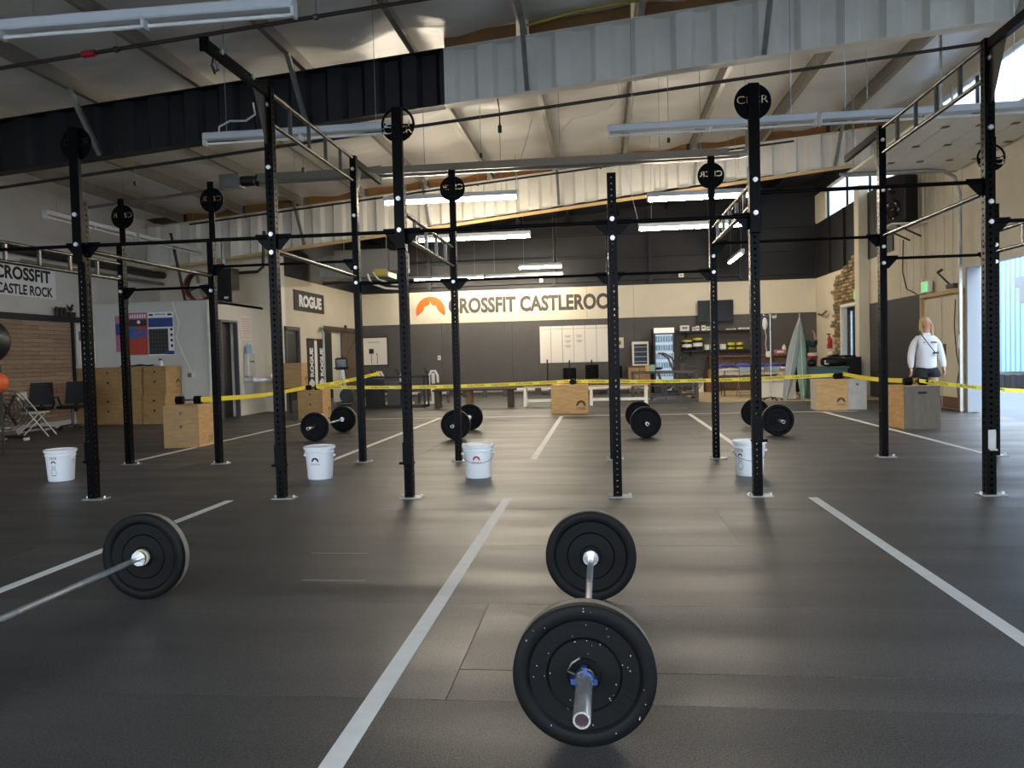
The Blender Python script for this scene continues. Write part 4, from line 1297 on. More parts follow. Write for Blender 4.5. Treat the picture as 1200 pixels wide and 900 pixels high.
# dangling cords and wires
def cord(pts, r, m, label):
    p0 = Vector(pts[0]); t = thing('hanging_cord', label, 'cord', pts[0])
    MB().tube([Vector(p) - p0 for p in pts], r, 6).build('cable', m, t)
cord([(-.9, 10.5, 5.62), (-.3, 10.45, 5.72), (.4, 10.45, 5.8), (1.0, 10.5, 5.85)], .02, 'hose_yellow', 'yellow air hose lying along the near beam')
cord([(-1.1, 13.5, 5.3), (-1.25, 13.5, 4.8), (-1.4, 13.52, 4.4), (-1.36, 13.5, 4.05)], .006, 'fixture_white', 'white lamp cord hanging from the roof near the left lit lamp')
cord([(.3, 11.5, 5.3), (.32, 11.5, 4.9), (.1, 11.5, 4.72), (-.35, 11.5, 4.66), (-.5, 11.5, 4.5)], .006, 'fixture_white', 'curly white cord below the cream beam')
cord([(.55, 16.9, 5.5), (.62, 16.9, 4.9), (.8, 17.0, 4.2), (.84, 17.0, 3.98)], .006, 'fixture_white', 'white lamp cord feeding the middle right lamp')
cord([(-5.0, 12.2, 4.75), (-5.2, 12.2, 4.72), (-5.28, 12.2, 4.6), (-5.2, 12.2, 4.47)], .02, 'hose_yellow', 'looped yellow hose end above the heater burner')
cord([(-4.55, 9.1, 4.0), (-4.54, 9.1, 4.1), (-4.4, 9.1, 4.16), (-4.2, 9.1, 4.15), (-4.08, 9.1, 4.22), (-4.1, 9.1, 4.36)], .012, 'fixture_white', 'white flex looping onto the strip light under the black beam')
cord([(-1.3, 10.4, 4.65), (-1.28, 10.4, 4.5), (-1.28, 10.4, 4.30)], .008, 'black_plastic', 'black pull cord hanging below the near beam')
t = thing('cord_connector', 'small black cord connector hanging below the near beam', 'connector', (-1.28, 10.4, 4.22))
MB().box((0, 0, .03), (.05, .04, .1), bev=.008).build('connector_body', 'black_plastic', t)
MB().cyl((0, 0, .08), (0, 0, .11), .012).build('cord_grip', 'black_plastic', t)

# rooftop unit and ducts in the far left corner
t = thing('air_handler', 'grey hanging air handler with yellow label at the far left', 'hvac unit', (-6.4, 21.0, 3.35))
MB().box((0, 0, .5), (1.5, .9, .75), bev=.01).build('cabinet', 'duct', t)
MB().box((.95, 0, .55), (.4, .7, .55), bev=.01).build('plenum', 'duct', t)
MB().box((-.98, 0, .45), (.45, .7, .6), bev=.01).build('grille', 'galvanized', t)
MB().box((.55, -.46, .25), (.35, .012, .16)).build('rating_label', 'hose_yellow', t)
for sx in (-.6, .6):
    MB().cyl((sx, 0, .88), (sx, 0, 2.0), .01, n=6).build('hanger_rod', 'galvanized', t)
MB().tube([(.2, -.5, .2), (.3, -.55, -.05), (.7, -.55, -.2), (1.3, -.5, -.25)], .03, 8).build('refrigerant_line', 'white_paint', t)
MB().tube([(.35, -.5, .25), (.5, -.55, .05), (.9, -.55, -.1), (1.3, -.5, -.15)], .025, 8).build('refrigerant_line', 'white_paint', t)
MB().box((0, .2, .06), (2.6, .08, .08)).build('support_strut', 'pipe_black', t)

# speaker on shelf
t = thing('loudspeaker', 'black loudspeaker on a white wall shelf at upper right', 'speaker', (XR - .40, 17.45, 3.80))
MB().box((0, 0, .52), (.4, .62, 1.0), bev=.03).build('cabinet', 'black_plastic', t, rz=.5)
for (z, r) in ((.33, .2), (.74, .11)):
    MB().lathe([(0, .02), (r * .3, .0), (r * .8, .03), (r, .012), (r, 0)], 24, Matrix.Rotation(.5, 4, 'Z') @ Matrix(((0, 0, -1, -.202), (0, 1, 0, 0), (1, 0, 0, z), (0, 0, 0, 1)))).build('driver_cone', 'screen_black', t)
MB().box((-.19, -.17, .12), (.012, .06, .03)).build('badge', 'steel', t)
s = thing('wall_shelf', 'white bracket shelf carrying the loudspeaker', 'shelf', (XR - .36, 17.45, 3.76))
MB().box((0, 0, .015), (.7, .9, .03)).build('board', 'white_paint', s)
MB().bar((.28, -.3, -.25), (-.2, -.3, 0), .03).bar((.28, .3, -.25), (-.2, .3, 0), .03).build('bracket', 'black_plastic', s)
# exit signs, extinguisher, conduits
for (y, z, lab) in ((21.25, 2.62, 'green exit sign above the far window'), (16.85, 2.44, 'green exit sign above the cream double door')):
    t = thing('exit_sign', lab, 'exit sign', (XR - .1 if z < 2.6 else XR - .08, y, z - .02), 0, 'green exit signs')
    MB().box((0, 0, .02), (.09, .36, .24), bev=.01).build('sign_case', 'white_paint', t)
    MB().box((-.048, 0, .02), (.004, .32, .2)).build('sign_face', 'exit_green', t)
    letters('lettering', 'EXIT', .24, .1, 'print_white', t, face_left(-.052, 0, .02), .02)
t = thing('fire_extinguisher', 'red fire extinguisher mounted on the cream wall by the stone', 'fire extinguisher', (XR - .1, 23.75, 1.24))
MB().lathe([(0, 0), (.055, .0), (.065, .02), (.065, .27), (.045, .33), (.02, .36), (.02, .4), (0, .4)], 20).build('cylinder', 'red_paint', t)
MB().box((-.02, 0, .42), (.11, .025, .03)).tube([(0, .02, .41), (0, .075, .38), (0, .085, .25), (0, .08, .1)], .01).build('valve_and_hose', 'black_plastic', t)
MB().box((-.066, 0, .18), (.004, .07, .1)).build('printed_label', 'print_white', t)
t = thing('door_closer', 'dark door closer arm above the cream double door', 'door closer', (XR - .1, 15.7, 2.36))
MB().box((0, 0, 0), (.08, .35, .08), bev=.01).build('closer_body', 'black_plastic', t)
MB().bar((0, .1, .04), (-.15, .25, .28), .03).bar((-.15, .25, .28), (-.05, .3, .34), .04).build('closer_arm', 'wood_dark', t)
cord([(XR - .02, 18.3, 3.6), (XR - .02, 18.35, 2.9), (XR - .03, 18.1, 2.5), (XR - .02, 17.6, 2.35)], .012, 'black_plastic', 'thin black cable running down from the loudspeaker')
cord([(XR - .06, 15.65, 2.1), (XR - .06, 15.7, 1.6), (XR - .06, 15.62, 1.1), (XR - .06, 15.5, .8), (XR - .06, 15.6, .5), (XR - .06, 15.55, .25)], .008, 'black_plastic', 'thin cable on the cream door by the overhead door')
for i, (y, z0, z1) in enumerate(((17.15, 2.35, 5.0), (19.4, 2.4, 5.1))):
    cord([(XR - .03, y, z0), (XR - .03, y, z1)], .02, 'cream_paint', ('cream conduit above the double door', 'cream conduit left of the loudspeaker')[i])
cord([(XR - .1, 24.0, 2.35), (XR - .14, 24.3, 2.25), (XR - .1, 24.9, 2.3)], .03, 'wood_brown', 'brown door closer arm beside the far corner')

# ================================================================== LEFT SIDE
# plank feature wall, trim shelf, banner sign
pw = struct(MB().box((0, 0, 0), (.04, 4.6, 2.02)).build('trim_7', 'plank_wall', None, (XL + .02, 13.17, 1.16)), 'brown wood plank cladding on the left wall')
t = thing('wall_ledge', 'long black ledge above the wood plank cladding', 'shelf', (XL + .07, 13.2, 2.2))
MB().box((0, -.1, .05), (.14, 5.2, .1)).build('board', 'black_plastic', t)
MB().box((.05, -.1, .105), (.03, 5.2, .02)).build('lip', 'black_plastic', t)
t = thing('wall_banner', 'white banner reading CROSSFIT CASTLE ROCK on the left wall', 'banner', (XL, 14.24, 2.67))
MB().box((.008, 0, .29), (.012, 1.75, .6)).build('sheet', 'print_white', t)
letters('lettering', 'CROSSFIT', 1.50, .26, 'print_black', t, face_right(.016, -.02, .43), .035)
letters('lettering', 'CASTLE ROCK', 1.52, .2, 'print_black', t, face_right(.016, .02, .12), .03)
t = thing('ledge_statue', 'black bird-like figurine on a box at the end of the ledge', 'figurine', (XL + .08, 15.45, 2.316))
MB().box((0, 0, .05), (.12, .16, .1)).build('base_block', 'wood_dark', t)
MB().ball((0, 0, .17), .055, sc=(.7, 1.3, .9)).ball((0, .06, .24), .03).prism([(0, 0), (.09, .08), (.03, -.04)], .02, Matrix(((0, 0, 1, -.01), (-1, 0, 0, -.03), (0, 1, 0, .18), (0, 0, 0, 1)))).cyl((0, 0, .1), (0, 0, .14), .01).build('figure', 'black_plastic', t)
for i in range(3):
    t = thing('canister', 'small dark canister on the ledge, %s of three' % ('left', 'middle', 'right')[i], 'canister', (XL + .08, 15.02 + i * .12, 2.316), 0, 'canisters on the ledge')
    MB().lathe([(0, 0), (.045, 0), (.045, .15), (.035, .17), (0, .17)], 14).build('body', 'black_plastic', t)
    MB().cyl((0, 0, .17), (0, 0, .19), .03, n=12).build('cap', 'dark_steel', t)
# white board between cladding and office
t = thing('notice_board', 'narrow white notice board at the end of the plank cladding', 'board', (XL + .012, 15.97, 1.30))
MB().box((.02, 0, .43), (.03, .62, .85), bev=.004).build('board', 'paper_white', t)
MB().box((.035, .0, .62), (.008, .5, .2)).build('note', 'print_grey', t)
MB().box((.02, -.42, .0), (.05, .05, 2.0)).build('post', 'black_plastic', t)

def office_chair(x, y, rz, label):
    t = thing('office_chair', label, 'office chair', (x, y, 0), rz, 'black office chairs')
    MB().box((0, 0, .46), (.46, .46, .07), bev=.03).build('seat', 'mesh_chair', t)
    b = MB()
    vs, fs = [], []
    for j in range(7):
        for i in range(7):
            u, v = i / 6 - .5, j / 6
            w = .44 * (1 - .12 * v)
            vs.append((u * w, .22 + .06 * v - .10 * (u * u), .52 + .44 * v))
    n = len(vs)
    vs += [(a, b_ + .03, c) for a, b_, c in vs]
    for j in range(6):
        for i in range(6):
            k = j * 7 + i
            fs += [(k, k + 1, k + 8, k + 7), (n + k, n + k + 7, n + k + 8, n + k + 1)]
    rim = [i for i in range(7)] + [7 * j + 6 for j in range(1, 7)] + [42 + i for i in range(5, -1, -1)] + [7 * j for j in range(5, 0, -1)]
    fs += [(rim[i], n + rim[i], n + rim[(i + 1) % len(rim)], rim[(i + 1) % len(rim)]) for i in range(len(rim))]
    b.add(vs, fs, 0, True).build('backrest', 'mesh_chair', t)
    MB().bar((0, .2, .44), (0, .27, .6), .06, .02).build('back_support', 'black_plastic', t)
    MB().cyl((0, 0, .12), (0, 0, .44), .025).build('gas_column', 'dark_steel', t)
    for sg in (-1, 1):
        MB().tube([(sg * .22, .1, .46), (sg * .27, .08, .55), (sg * .27, .02, .66), (sg * .26, -.15, .66)], .018).build('armrest', 'black_plastic', t)
    for k in range(5):
        a = 2 * PI * k / 5 + .3
        l = MB().bar((0, 0, .11), (.28 * math.cos(a), .28 * math.sin(a), .075), .045, .03).build('base_spoke', 'black_plastic', t)
        MB().cyl((.28 * math.cos(a), .28 * math.sin(a) - .02, .03), (.28 * math.cos(a), .28 * math.sin(a) + .02, .03), .03, n=12).build('caster', 'black_plastic', l)
office_chair(-10.86, 13.95, .35, 'black mesh office chair against the plank wall, nearer the folding chair')
office_chair(-10.5, 14.45, .25, 'black mesh office chair against the plank wall, nearer the stacked boxes')
def folding_chair(x, y, rz, label, m='white_paint', group=None):
    t = thing('folding_chair', label, 'folding chair', (x, y, 0), rz, group)
    MB().box((0, 0, .44), (.4, .38, .025), bev=.008).build('seat', m, t)
    MB().box((0, .2, .74), (.4, .02, .14), bev=.008).build('backrest', m, t)
    for sx in (-.2, .2):
        MB().tube([(sx, -.28, .01), (sx, .19, .68), (sx, .2, .82)], .011, 8).build('leg', m, t)
        MB().tube([(sx * .9, .26, .01), (sx * .9, -.14, .44)], .011, 8).build('leg', m, t)
    MB().cyl((-.2, -.2, .12), (.2, -.2, .12), .008).build('stretcher', m, t)
    MB().cyl((-.18, .22, .08), (.18, .22, .08), .008).build('stretcher', m, t)
folding_chair(-10.3, 13.15, 1.9, 'white folding chair in front of the plank wall')

# air bikes
def air_bike(x, y, rz, label):
    t = thing('air_bike', label, 'exercise bike', (x, y, 0), rz, 'fan exercise bikes')
    # fan at +x, saddle at -x
    fx, fz, fr = .38, .53, .34
    b = MB()
    for r in (.34, .27, .2, .13, .07):
        for yy in (-.09, .09):
            b.tube([(fx + r * math.cos(2 * PI * k / 32), yy * (1 if r < .33 else .6), fz + r * math.sin(2 * PI * k / 32)) for k in range(32)], .008, 5, closed=True)
    for k in range(16):
        a = 2 * PI * k / 16
        for yy in (-1, 1):
            b.tube([(fx + .06 * math.cos(a), yy * .09, fz + .06 * math.sin(a)), (fx + .28 * math.cos(a), yy * .09, fz + .28 * math.sin(a)), (fx + .34 * math.cos(a), yy * .05, fz + .34 * math.sin(a))], .004, 4)
    b.build('fan_cage', 'bike_grey', t)
    for k in range(6):
        a = 2 * PI * k / 6
        MB().bar((fx, 0, fz), (fx + .3 * math.cos(a), 0, fz + .3 * math.sin(a)), .01, .08, upv=(0, 1, 0)).build('fan_blade', 'black_plastic', t)
    f = MB().bar((-.62, 0, .14), (.5, 0, .14), .07, .06).bar((-.3, 0, .14), (-.42, 0, .72), .06, .06).bar((.1, 0, .14), (.2, 0, .95), .07, .07).bar((-.3, 0, .35), (.2, 0, .5), .05, .06).build('frame', 'bike_grey', t)
    for xx in (-.6, .5):
        s = MB().bar((xx, -.3, .06), (xx, .3, .06), .06, .05).build('foot_bar', 'black_plastic', t)
        for yy in (-.28, .28):
            MB().cyl((xx - .04, yy, .03), (xx + .04, yy, .03), .03, n=10).build('foot_wheel', 'white_paint', s)
    MB().lathe([(0, 0), (.06, 0), (.09, .03), (.09, .06), (0, .07)], 14, Matrix.Translation((-.46, 0, .8)) @ Matrix.Diagonal((1.6, 1.1, 1, 1))).build('saddle', 'black_plastic', t)
    MB().cyl((-.43, 0, .7), (-.45, 0, .82), .02).build('seat_post', 'steel', t)
    for sg in (-1, 1):
        MB().tube([(.12, sg * .22, .3), (.02, sg * .24, .75), (-.12, sg * .25, 1.1), (-.3, sg * .24, 1.22), (-.38, sg * .24, 1.23)], [.026, .026, .024, .022, .024], 8).build('handle_arm', 'bike_grey', t)
        MB().cyl((-.05, sg * .06, .36), (-.05 + sg * .12, sg * .12, .28), .015).box((-.05 + sg * .13, sg * .17, .28), (.1, .1, .025)).build('pedal', 'steel', t)
    MB().box((.18, 0, 1.05), (.06, .2, .14), bev=.01).build('console', 'black_plastic', t)
air_bike(1.88, 20.75, .12, 'black fan exercise bike behind the grey metal frame at right')
air_bike(-10.3, 12.0, 1.3, 'black fan exercise bike cut off by the left edge')
t = thing('ball_rack', 'tall grey ball stand beyond the left edge', 'rack', (-8.62, 10.0, 0))
for sx in (-.16, .16):
    for sy in (-.16, .16):
        MB().box((sx, sy, .65), (.025, .025, 1.3)).build('post', 'dark_steel', t)
for z in (.90, 1.29):
    MB().box((0, -.16, z), (.32, .02, .02)).box((0, .16, z), (.32, .02, .02)).box((-.16, 0, z), (.02, .32, .02)).box((.16, 0, z), (.02, .32, .02)).build('tier', 'dark_steel', t)
tag(MB().ball((0, 0, .33), .33, 28, 20).build('exercise_ball', 'black_plastic', None, (-8.56, 10.0, 1.303)), 'large black exercise ball above the bike at the left edge', 'ball')
tag(MB().ball((0, 0, .14), .14, 24, 16).build('medicine_ball', 'orange_rubber', None, (-8.38, 10.0, .913)), 'orange ball behind the bike at the left edge', 'ball')

# posters on the office
t = thing('poster', 'red and blue exercise poster on the office wall, left of the calendar', 'poster', (-10.22, OY, 1.49))
MB().box((0, -.004, .46), (.50, .006, .93)).build('sheet', 'poster_red', t)
b = MB()
MB().box((0, -.008, .85), (.48, .002, .12)).build('print_strip', 'poster_pink', t)
MB().box((0, -.008, .70), (.48, .002, .15)).build('print_strip', 'poster_dark', t)
rs2 = random.Random(8)
b = MB()
for k in range(30):
    x = rs2.uniform(-.2, .2); z = rs2.uniform(.34, .60)
    b.box((x, -.0085 - k * .00004, z), (rs2.uniform(.05, .14), .001, rs2.uniform(.03, .07)))
b.build('print_blue', 'poster_blue', t)
b = MB()
for k in range(8):
    b.box((-.2 + k * .057, -.0102, .85), (.03, .001, .08))
b.cyl((.05, -.0095, .72), (.05, -.0102, .72), .04, n=16)
b.build('print_figures', 'print_white', t)
t = thing('poster', 'blue and white schedule calendar with a dark grid on the office wall', 'poster', (-9.66, OY, 1.47))
MB().box((0, -.004, .47), (.60, .006, .95)).build('sheet', 'print_white', t)
MB().box((0, -.008, .72), (.58, .002, .2)).build('print_header', 'poster_navy', t)
MB().box((-.06, -.008, .30), (.46, .002, .56)).build('print_grid_back', 'poster_dark', t)
b = MB()
for i in range(7):
    b.box((-.27 + i * .07, -.0095, .30), (.006, .001, .54))
    b.box((-.06, -.0095, .04 + i * .085), (.45, .001, .006))
b.build('print_grid', 'print_grey', t)
MB().box((.2, -.009, .05), (.2, .001, .08)).build('print_logo', 'poster_navy', t)
b = MB()
for k in range(4):
    b.box((.25, -.0095, .2 + k * .12), (.05, .001, .06), rz=0)
b.box((-.22, -.0095, .89), (.1, .001, .04)).box((.22, -.0095, .89), (.1, .001, .04)).box((0, -.0095, .9), (.25, .001, .015))
b.build('print_figures', 'print_black', t)
t = thing('poster', 'narrow purple poster behind the left rig upright on the office wall', 'poster', (-10.62, OY, 1.56))
MB().box((0, -.004, .4), (.22, .006, .8)).build('sheet', 'poster_pink', t)
MB().box((0, -.008, .5), (.2, .002, .25)).build('print_strip', 'poster_navy', t)
cord([(-9.36, OY - .012, 2.64), (-9.3, OY - .012, 2.4), (-9.22, OY - .012, 2.15), (-9.3, OY - .012, 1.85), (-9.15, OY - .012, 1.45), (-8.98, OY - .012, 1.08)], .01, 'paper_white', 'white cord running down the office wall to the outlet')
t = thing('wall_outlet', 'white and black outlet box on the office wall at the end of the cord', 'outlet', (-8.95, OY, .96))
MB().box((.03, -.02, .05), (.09, .04, .11), bev=.006).build('cover', 'white_paint', t)
MB().box((-.06, -.025, .05), (.09, .05, .09), bev=.006).build('plug', 'print_grey', t)
t = thing('light_switch', 'small grey light switch on the office corner trim', 'switch', (OX + .008, 16.42, 1.25))
MB().box((0, 0, .06), (.014, .08, .12), bev=.003).build('plate', 'galvanized', t)
MB().box((.01, 0, .06), (.012, .02, .03)).build('toggle', 'white_paint', t)
# things lying on the stacked boxes
t = thing('strap_bundle', 'bundle of dark straps lying across the top row of stacked boxes', 'straps', (-9.85, 15.75, 1.222))
MB().tube([(-.45, 0, .015), (-.3, .03, .04), (-.15, -.02, .02), (0, .02, .045), (.15, 0, .02), (.3, .03, .03)], .015).build('strap', 'black_plastic', t)
MB().tube([(-.3, .1, .015), (0, .08, .03), (.2, .1, .015)], .012).build('strap', 'black_plastic', t)
t = thing('spray_bottle', 'small white spray bottle on the top row of stacked boxes', 'bottle', (-9.33, 15.7, 1.222))
MB().lathe([(0, 0), (.035, 0), (.035, .08), (.015, .11), (.012, .13), (0, .13)], 14).build('bottle', 'white_paint', t)
MB().box((-.015, 0, .145), (.07, .025, .03)).build('trigger_head', 'black_plastic', t)
t = thing('white_cloth', 'folded white cloth on the top row of stacked boxes', 'cloth', (-9.52, 15.95, 1.222))
MB().box((0, 0, .012), (.2, .12, .024), bev=.01).build('lower_fold', 'cloth_white', t)
MB().box((.01, 0, .032), (.16, .11, .016), bev=.007).build('upper_fold', 'cloth_white', t)
# fan, duct pieces and box on top of the office
t = thing('drum_fan', 'round drum fan with red rim on top of the office box', 'fan', (-8.95, 16.75, OZ))
AY = Matrix.Translation((0, 0, .34)) @ Matrix(((1, 0, 0, 0), (0, 0, 1, 0), (0, -1, 0, 0), (0, 0, 0, 1)))
MB().lathe([(.34, -.12), (.34, .12), (.315, .12), (.315, -.12)], 36, AY, closed=True).build('drum', 'pipe_rust', t)
MB().lathe([(.305, -.125), (.33, -.125), (.33, -.118), (.305, -.118)], 36, AY, closed=True).build('rim', 'print_red', t)
for k in range(4):
    a = k * PI / 2 + .3
    MB().bar((.05 * math.cos(a), -.02, .34 + .05 * math.sin(a)), (.29 * math.cos(a), .03, .34 + .29 * math.sin(a)), .02, .12, upv=(0, 1, 0)).build('fan_blade', 'galvanized', t)
MB().cyl((0, -.08, .34), (0, .08, .34), .07, n=16).build('motor', 'steel', t)
MB().box((0, 0, .02), (.5, .3, .04)).build('stand', 'black_plastic', t)
t = thing('black_cabinet', 'tall black box standing on the office beside the drum fan', 'box', (-8.3, 17.15, OZ))
t.location = (-8.72, 17.6, OZ)
MB().box((0, 0, .4), (.4, .4, .8), bev=.01).build('case', 'black_plastic', t)
MB().box((.06, -.203, .13), (.1, .006, .05)).build('label_plate', 'print_white', t)
MB().box((0, 0, .81), (.42, .42, .02)).build('lid', 'black_plastic', t)
# paper sign, water fountain
t = thing('paper_notice', 'white paper notice with red print beside the office doorway', 'notice', (OX, 18.0, 1.80))
MB().box((.004, 0, .28), (.006, .62, .58)).build('sheet', 'paper_white', t)
b = MB()
for k in range(9):
    b.box((.0085, 0, .06 + k * .055), (.001, .48 - .1 * (k % 3 == 1), .014))
b.build('printed_lines', 'print_pink', t)
t = thing('water_fountain', 'stainless steel wall drinking fountain with bottle filler', 'water fountain', (OX + .008, 18.15, .42))
MB().box((.06, -.16, .78), (.12, .36, .55), bev=.01).build('bottle_filler', 'steel', t)
MB().box((.122, -.14, .86), (.008, .22, .03)).build('display_slot', 'black_plastic', t)
MB().box((.13, -.18, .42), (.26, .4, .12), bev=.02).build('basin', 'steel', t)
MB().box((.24, .18, .42), (.46, .38, .11), bev=.02).build('basin', 'steel', t)
MB().prism([(0, 0), (.2, .0), (.26, .37), (0, .37)], .34, Matrix(((1, 0, 0, 0), (0, 0, 1, -.33), (0, 1, 0, .0), (0, 0, 0, 1)))).build('chiller_shroud', 'steel', t)
MB().cyl((.4, .3, .47), (.4, .3, .55), .012).build('spout', 'chrome', t)
for i in range(2):
    q = thing('water_bottle', 'clear water bottle on the drinking fountain, %s one' % ('left', 'right')[i], 'bottle', (OX + .07, 17.9 + i * .15, 1.476), 0, 'bottles on the fountain')
    MB().lathe([(0, 0), (.045, 0), (.05, .02), (.05, .15), (.02, .2), (.018, .23)], 16).build('body', 'bottle_blue', q)
    MB().cyl((0, 0, .23), (0, 0, .255), .022, n=12).build('cap', 'white_paint', q)

# banners and sign on the inner left wall
t = thing('wall_sign', 'black ROGUE sign high on the cream inner wall', 'sign', (-7.95, 20.75, 2.60))
MB().box((.012, 0, .27), (.02, 2.2, .54)).build('panel', 'banner_black', t)
letters('lettering', 'ROGUE', 1.66, .33, 'print_white', t, face_right(.026, .05, .27), .055)
for i, y in enumerate((20.72, 21.5)):
    t = thing('vertical_banner', 'tall black vertical ROGUE banner, %s' % ('left of the pair', 'right of the pair')[i], 'banner', (-7.95, y, .5), 0, 'vertical ROGUE banners')
    MB().box((.01, 0, .68), (.014, .52, 1.36)).build('cloth', 'banner_black', t)
    M = face_right(.019, 0.03, .72) @ Matrix.Rotation(PI / 2, 4, 'Z')
    letters('lettering', 'ROGUE', .80, .27, 'print_white', t, M, .055)
    b = MB(); b.prism([(-.2, -.0), (.2, .0), (.2, .16), (-.0, .26), (-.2, .16)], .001, face_right(.0185, 0, .02)).build('printed_chevron', 'print_white', t)
    MB().cyl((.02, -.27, 1.37), (.02, .27, 1.37), .012).build('hanging_rod', 'black_plastic', t)
t = thing('banner_panel', 'white panel between the two vertical banners', 'panel', (-7.95, 21.11, .6))
MB().box((.006, 0, .62), (.01, .2, 1.2)).build('panel', 'print_white', t)
MB().box((.006, 0, 1.25), (.012, .2, .06)).build('top_strip', 'wood_brown', t)
# bike with monitor in the barn doorway
t = thing('exercise_machine', 'black exercise machine with large monitor before the barn doorway', 'exercise machine', (-7.15, 21.3, 0), .2)
MB().box((0, 0, .06), (.5, .9, .08), bev=.02).build('base', 'dark_steel', t)
for sx in (-.2, .2):
    for sy in (-.38, .38):
        MB().cyl((sx - .03, sy, .03), (sx + .03, sy, .03), .03, n=10).build('caster', 'white_paint', t)
MB().bar((0, .05, .1), (-.1, 0, 1.0), .08, .06).build('post', 'steel', t)
MB().box((-.12, 0, 1.16), (.34, .12, .34), bev=.03).build('monitor', 'black_plastic', t)
MB().box((-.12, -.063, 1.18), (.26, .006, .2)).build('screen', 'screen_black', t)
MB().cyl((.0, -.05, .26), (.0, .05, .26), .2, n=24).build('flywheel', 'black_plastic', t)
MB().tube([(-.3, -.15, 1.05), (-.2, .0, 1.02), (.1, -.15, 1.05)], .02).build('handlebar', 'black_plastic', t)

# ================================================================== BACK WALL
YW = YB - .03
lg = thing('wall_emblem', 'orange arch emblem painted on the cream band of the far wall', 'emblem', (-5.60, YW, 2.64))
poly = arch_logo(.98)
MB().prism(poly, .006, face_front(0, -.002, .02)).build('arch', 'orange_paint', lg)
lt = thing('wall_lettering', 'large grey CROSSFIT CASTLEROCK lettering on the far wall', 'lettering', (-2.22, YW, 2.66))
letters('lettering', 'CROSSFIT CASTLEROCK', 5.60, .52, 'letter_grey', lt, face_front(.02, -.004, .30), .04)
t = thing('whiteboard', 'small framed whiteboard with notes in the far left corner', 'whiteboard', (-7.55, YW, 1.08))
MB().box((0, -.01, .45), (.9, .02, .92)).build('board', 'paper_white', t)
MB().box((.46, -.015, .45), (.03, .03, .94)).box((0, -.015, .92), (.93, .03, .03)).box((0, -.015, -.01), (.93, .03, .03)).build('frame', 'black_plastic', t)
MB().box((-.1, -.024, .46), (.16, .01, .16)).box((.08, -.024, .36), (.03, .006, .04)).box((-.1, -.024, .2), (.015, .004, .36)).box((.1, -.024, .2), (.015, .004, .32)).box((0, -.024, .76), (.4, .004, .012)).build('notes', 'print_black', t)
wbd = thing('whiteboard', 'wide whiteboard of narrow vertical panels on the charcoal wall', 'whiteboard', (-.9, YW, 1.0))
for i in range(6):
    p = MB().box((-1.1 + .183 + i * .367, -.012, .6), (.357, .02, 1.19), bev=.003).build('panel', 'paper_white', wbd)
    MB().box((-1.1 + .183 + i * .367, -.024, 1.1), (.34, .003, .01)).build('ruled_line', 'print_grey', p)
b = MB()
for (i, n) in ((2, 3), (3, 2)):
    for k in range(n):
        for q in range(3):
            b.box((-1.1 + .183 + i * .367, -.0235, .88 - k * .16 - q * .03), (.2 - .03 * q, .002, .01))
b.build('handwriting', 'print_grey', wbd)
for (x, z, w, h, lab, m, nm) in ((-5.35, 1.19, .1, .15, 'white light switch on the charcoal wall', 'white_paint', 'light_switch'), (.575, 1.43, .26, .34, 'cream electrical panel on the charcoal wall', 'cream_paint', 'wall_panel'), (-1.9, 3.62, .12, .12, 'small white alarm strobe above the lettering', 'white_paint', 'alarm_strobe'), (2.55, 3.62, .16, .12, 'small white alarm strobe above the fridge', 'white_paint', 'alarm_strobe')):
    t = thing(nm, lab, nm.replace('_', ' '), (x, YW if z < 3.4 else YB - .125, z))
    MB().box((0, -.02, h / 2), (w, .04, h), bev=.006).build('plate', m, t)
    MB().box((0, -.043, h / 2), (w * .35, .008, h * .35)).build('detail', 'print_grey', t)

# fridges
t = thing('drink_fridge', 'tall glass-door drinks fridge with lit white header', 'fridge', (1.92, 24.95, 0))
MB().box((0, .0, 1.0), (.68, .66, 2.0), bev=.01).build('cabinet', 'black_plastic', t)
MB().box((0, -.335, 1.93), (.62, .02, .17)).build('header', 'fridge_sign', t)
MB().box((0, -.333, 1.1), (.56, .01, 1.42)).build('lit_interior', 'fridge_light', t)
dd = MB().box((-.29, -.345, 1.1), (.05, .03, 1.5)).box((.29, -.345, 1.1), (.05, .03, 1.5)).box((0, -.345, .37), (.62, .03, .06)).box((0, -.345, 1.83), (.62, .03, .04)).build('door', 'black_plastic', t)
for k in range(5):
    s = MB().box((0, -.345, .5 + k * .27), (.54, .012, .015)).build('shelf', 'white_paint', t)
    for q in range(7):
        MB().cyl((-.23 + q * .077, -.345, .508 + k * .27), (-.23 + q * .077, -.345, .508 + .17 + k * .27), .026, n=8).build('bottle', 'bottle_blue', s)
MB().cyl((.28, -.37, .9), (.28, -.37, 1.25), .012).build('handle', 'steel', t)
t = thing('counter_cooler', 'small silver glass-door cooler on a wooden cabinet', 'fridge', (1.2, 24.95, .86))
MB().box((0, 0, .375), (.5, .5, .75), bev=.01).build('cabinet', 'white_paint', t)
MB().box((0, -.255, .36), (.4, .012, .62)).build('glass_door', 'poster_dark', t)
for k in range(4):
    MB().box((0, -.264, .13 + k * .15), (.38, .006, .02)).build('shelf', 'bottle_blue', t)
t = thing('wood_cabinet', 'brown wooden cabinet under the small cooler', 'cabinet', (1.15, 24.95, 0))
MB().box((0, 0, .42), (.7, .55, .84), bev=.008).build('body', 'wood_brown', t)
MB().box((0, 0, .85), (.74, .58, .02)).build('top', 'wood_brown', t)
for sx in (-.17, .17):
    q = MB().box((sx, -.28, .42), (.32, .016, .76), bev=.004).build('door', 'plywood_dark', t)
    MB().ball((sx * .3, -.3, .5), .014).build('knob', 'steel', q)
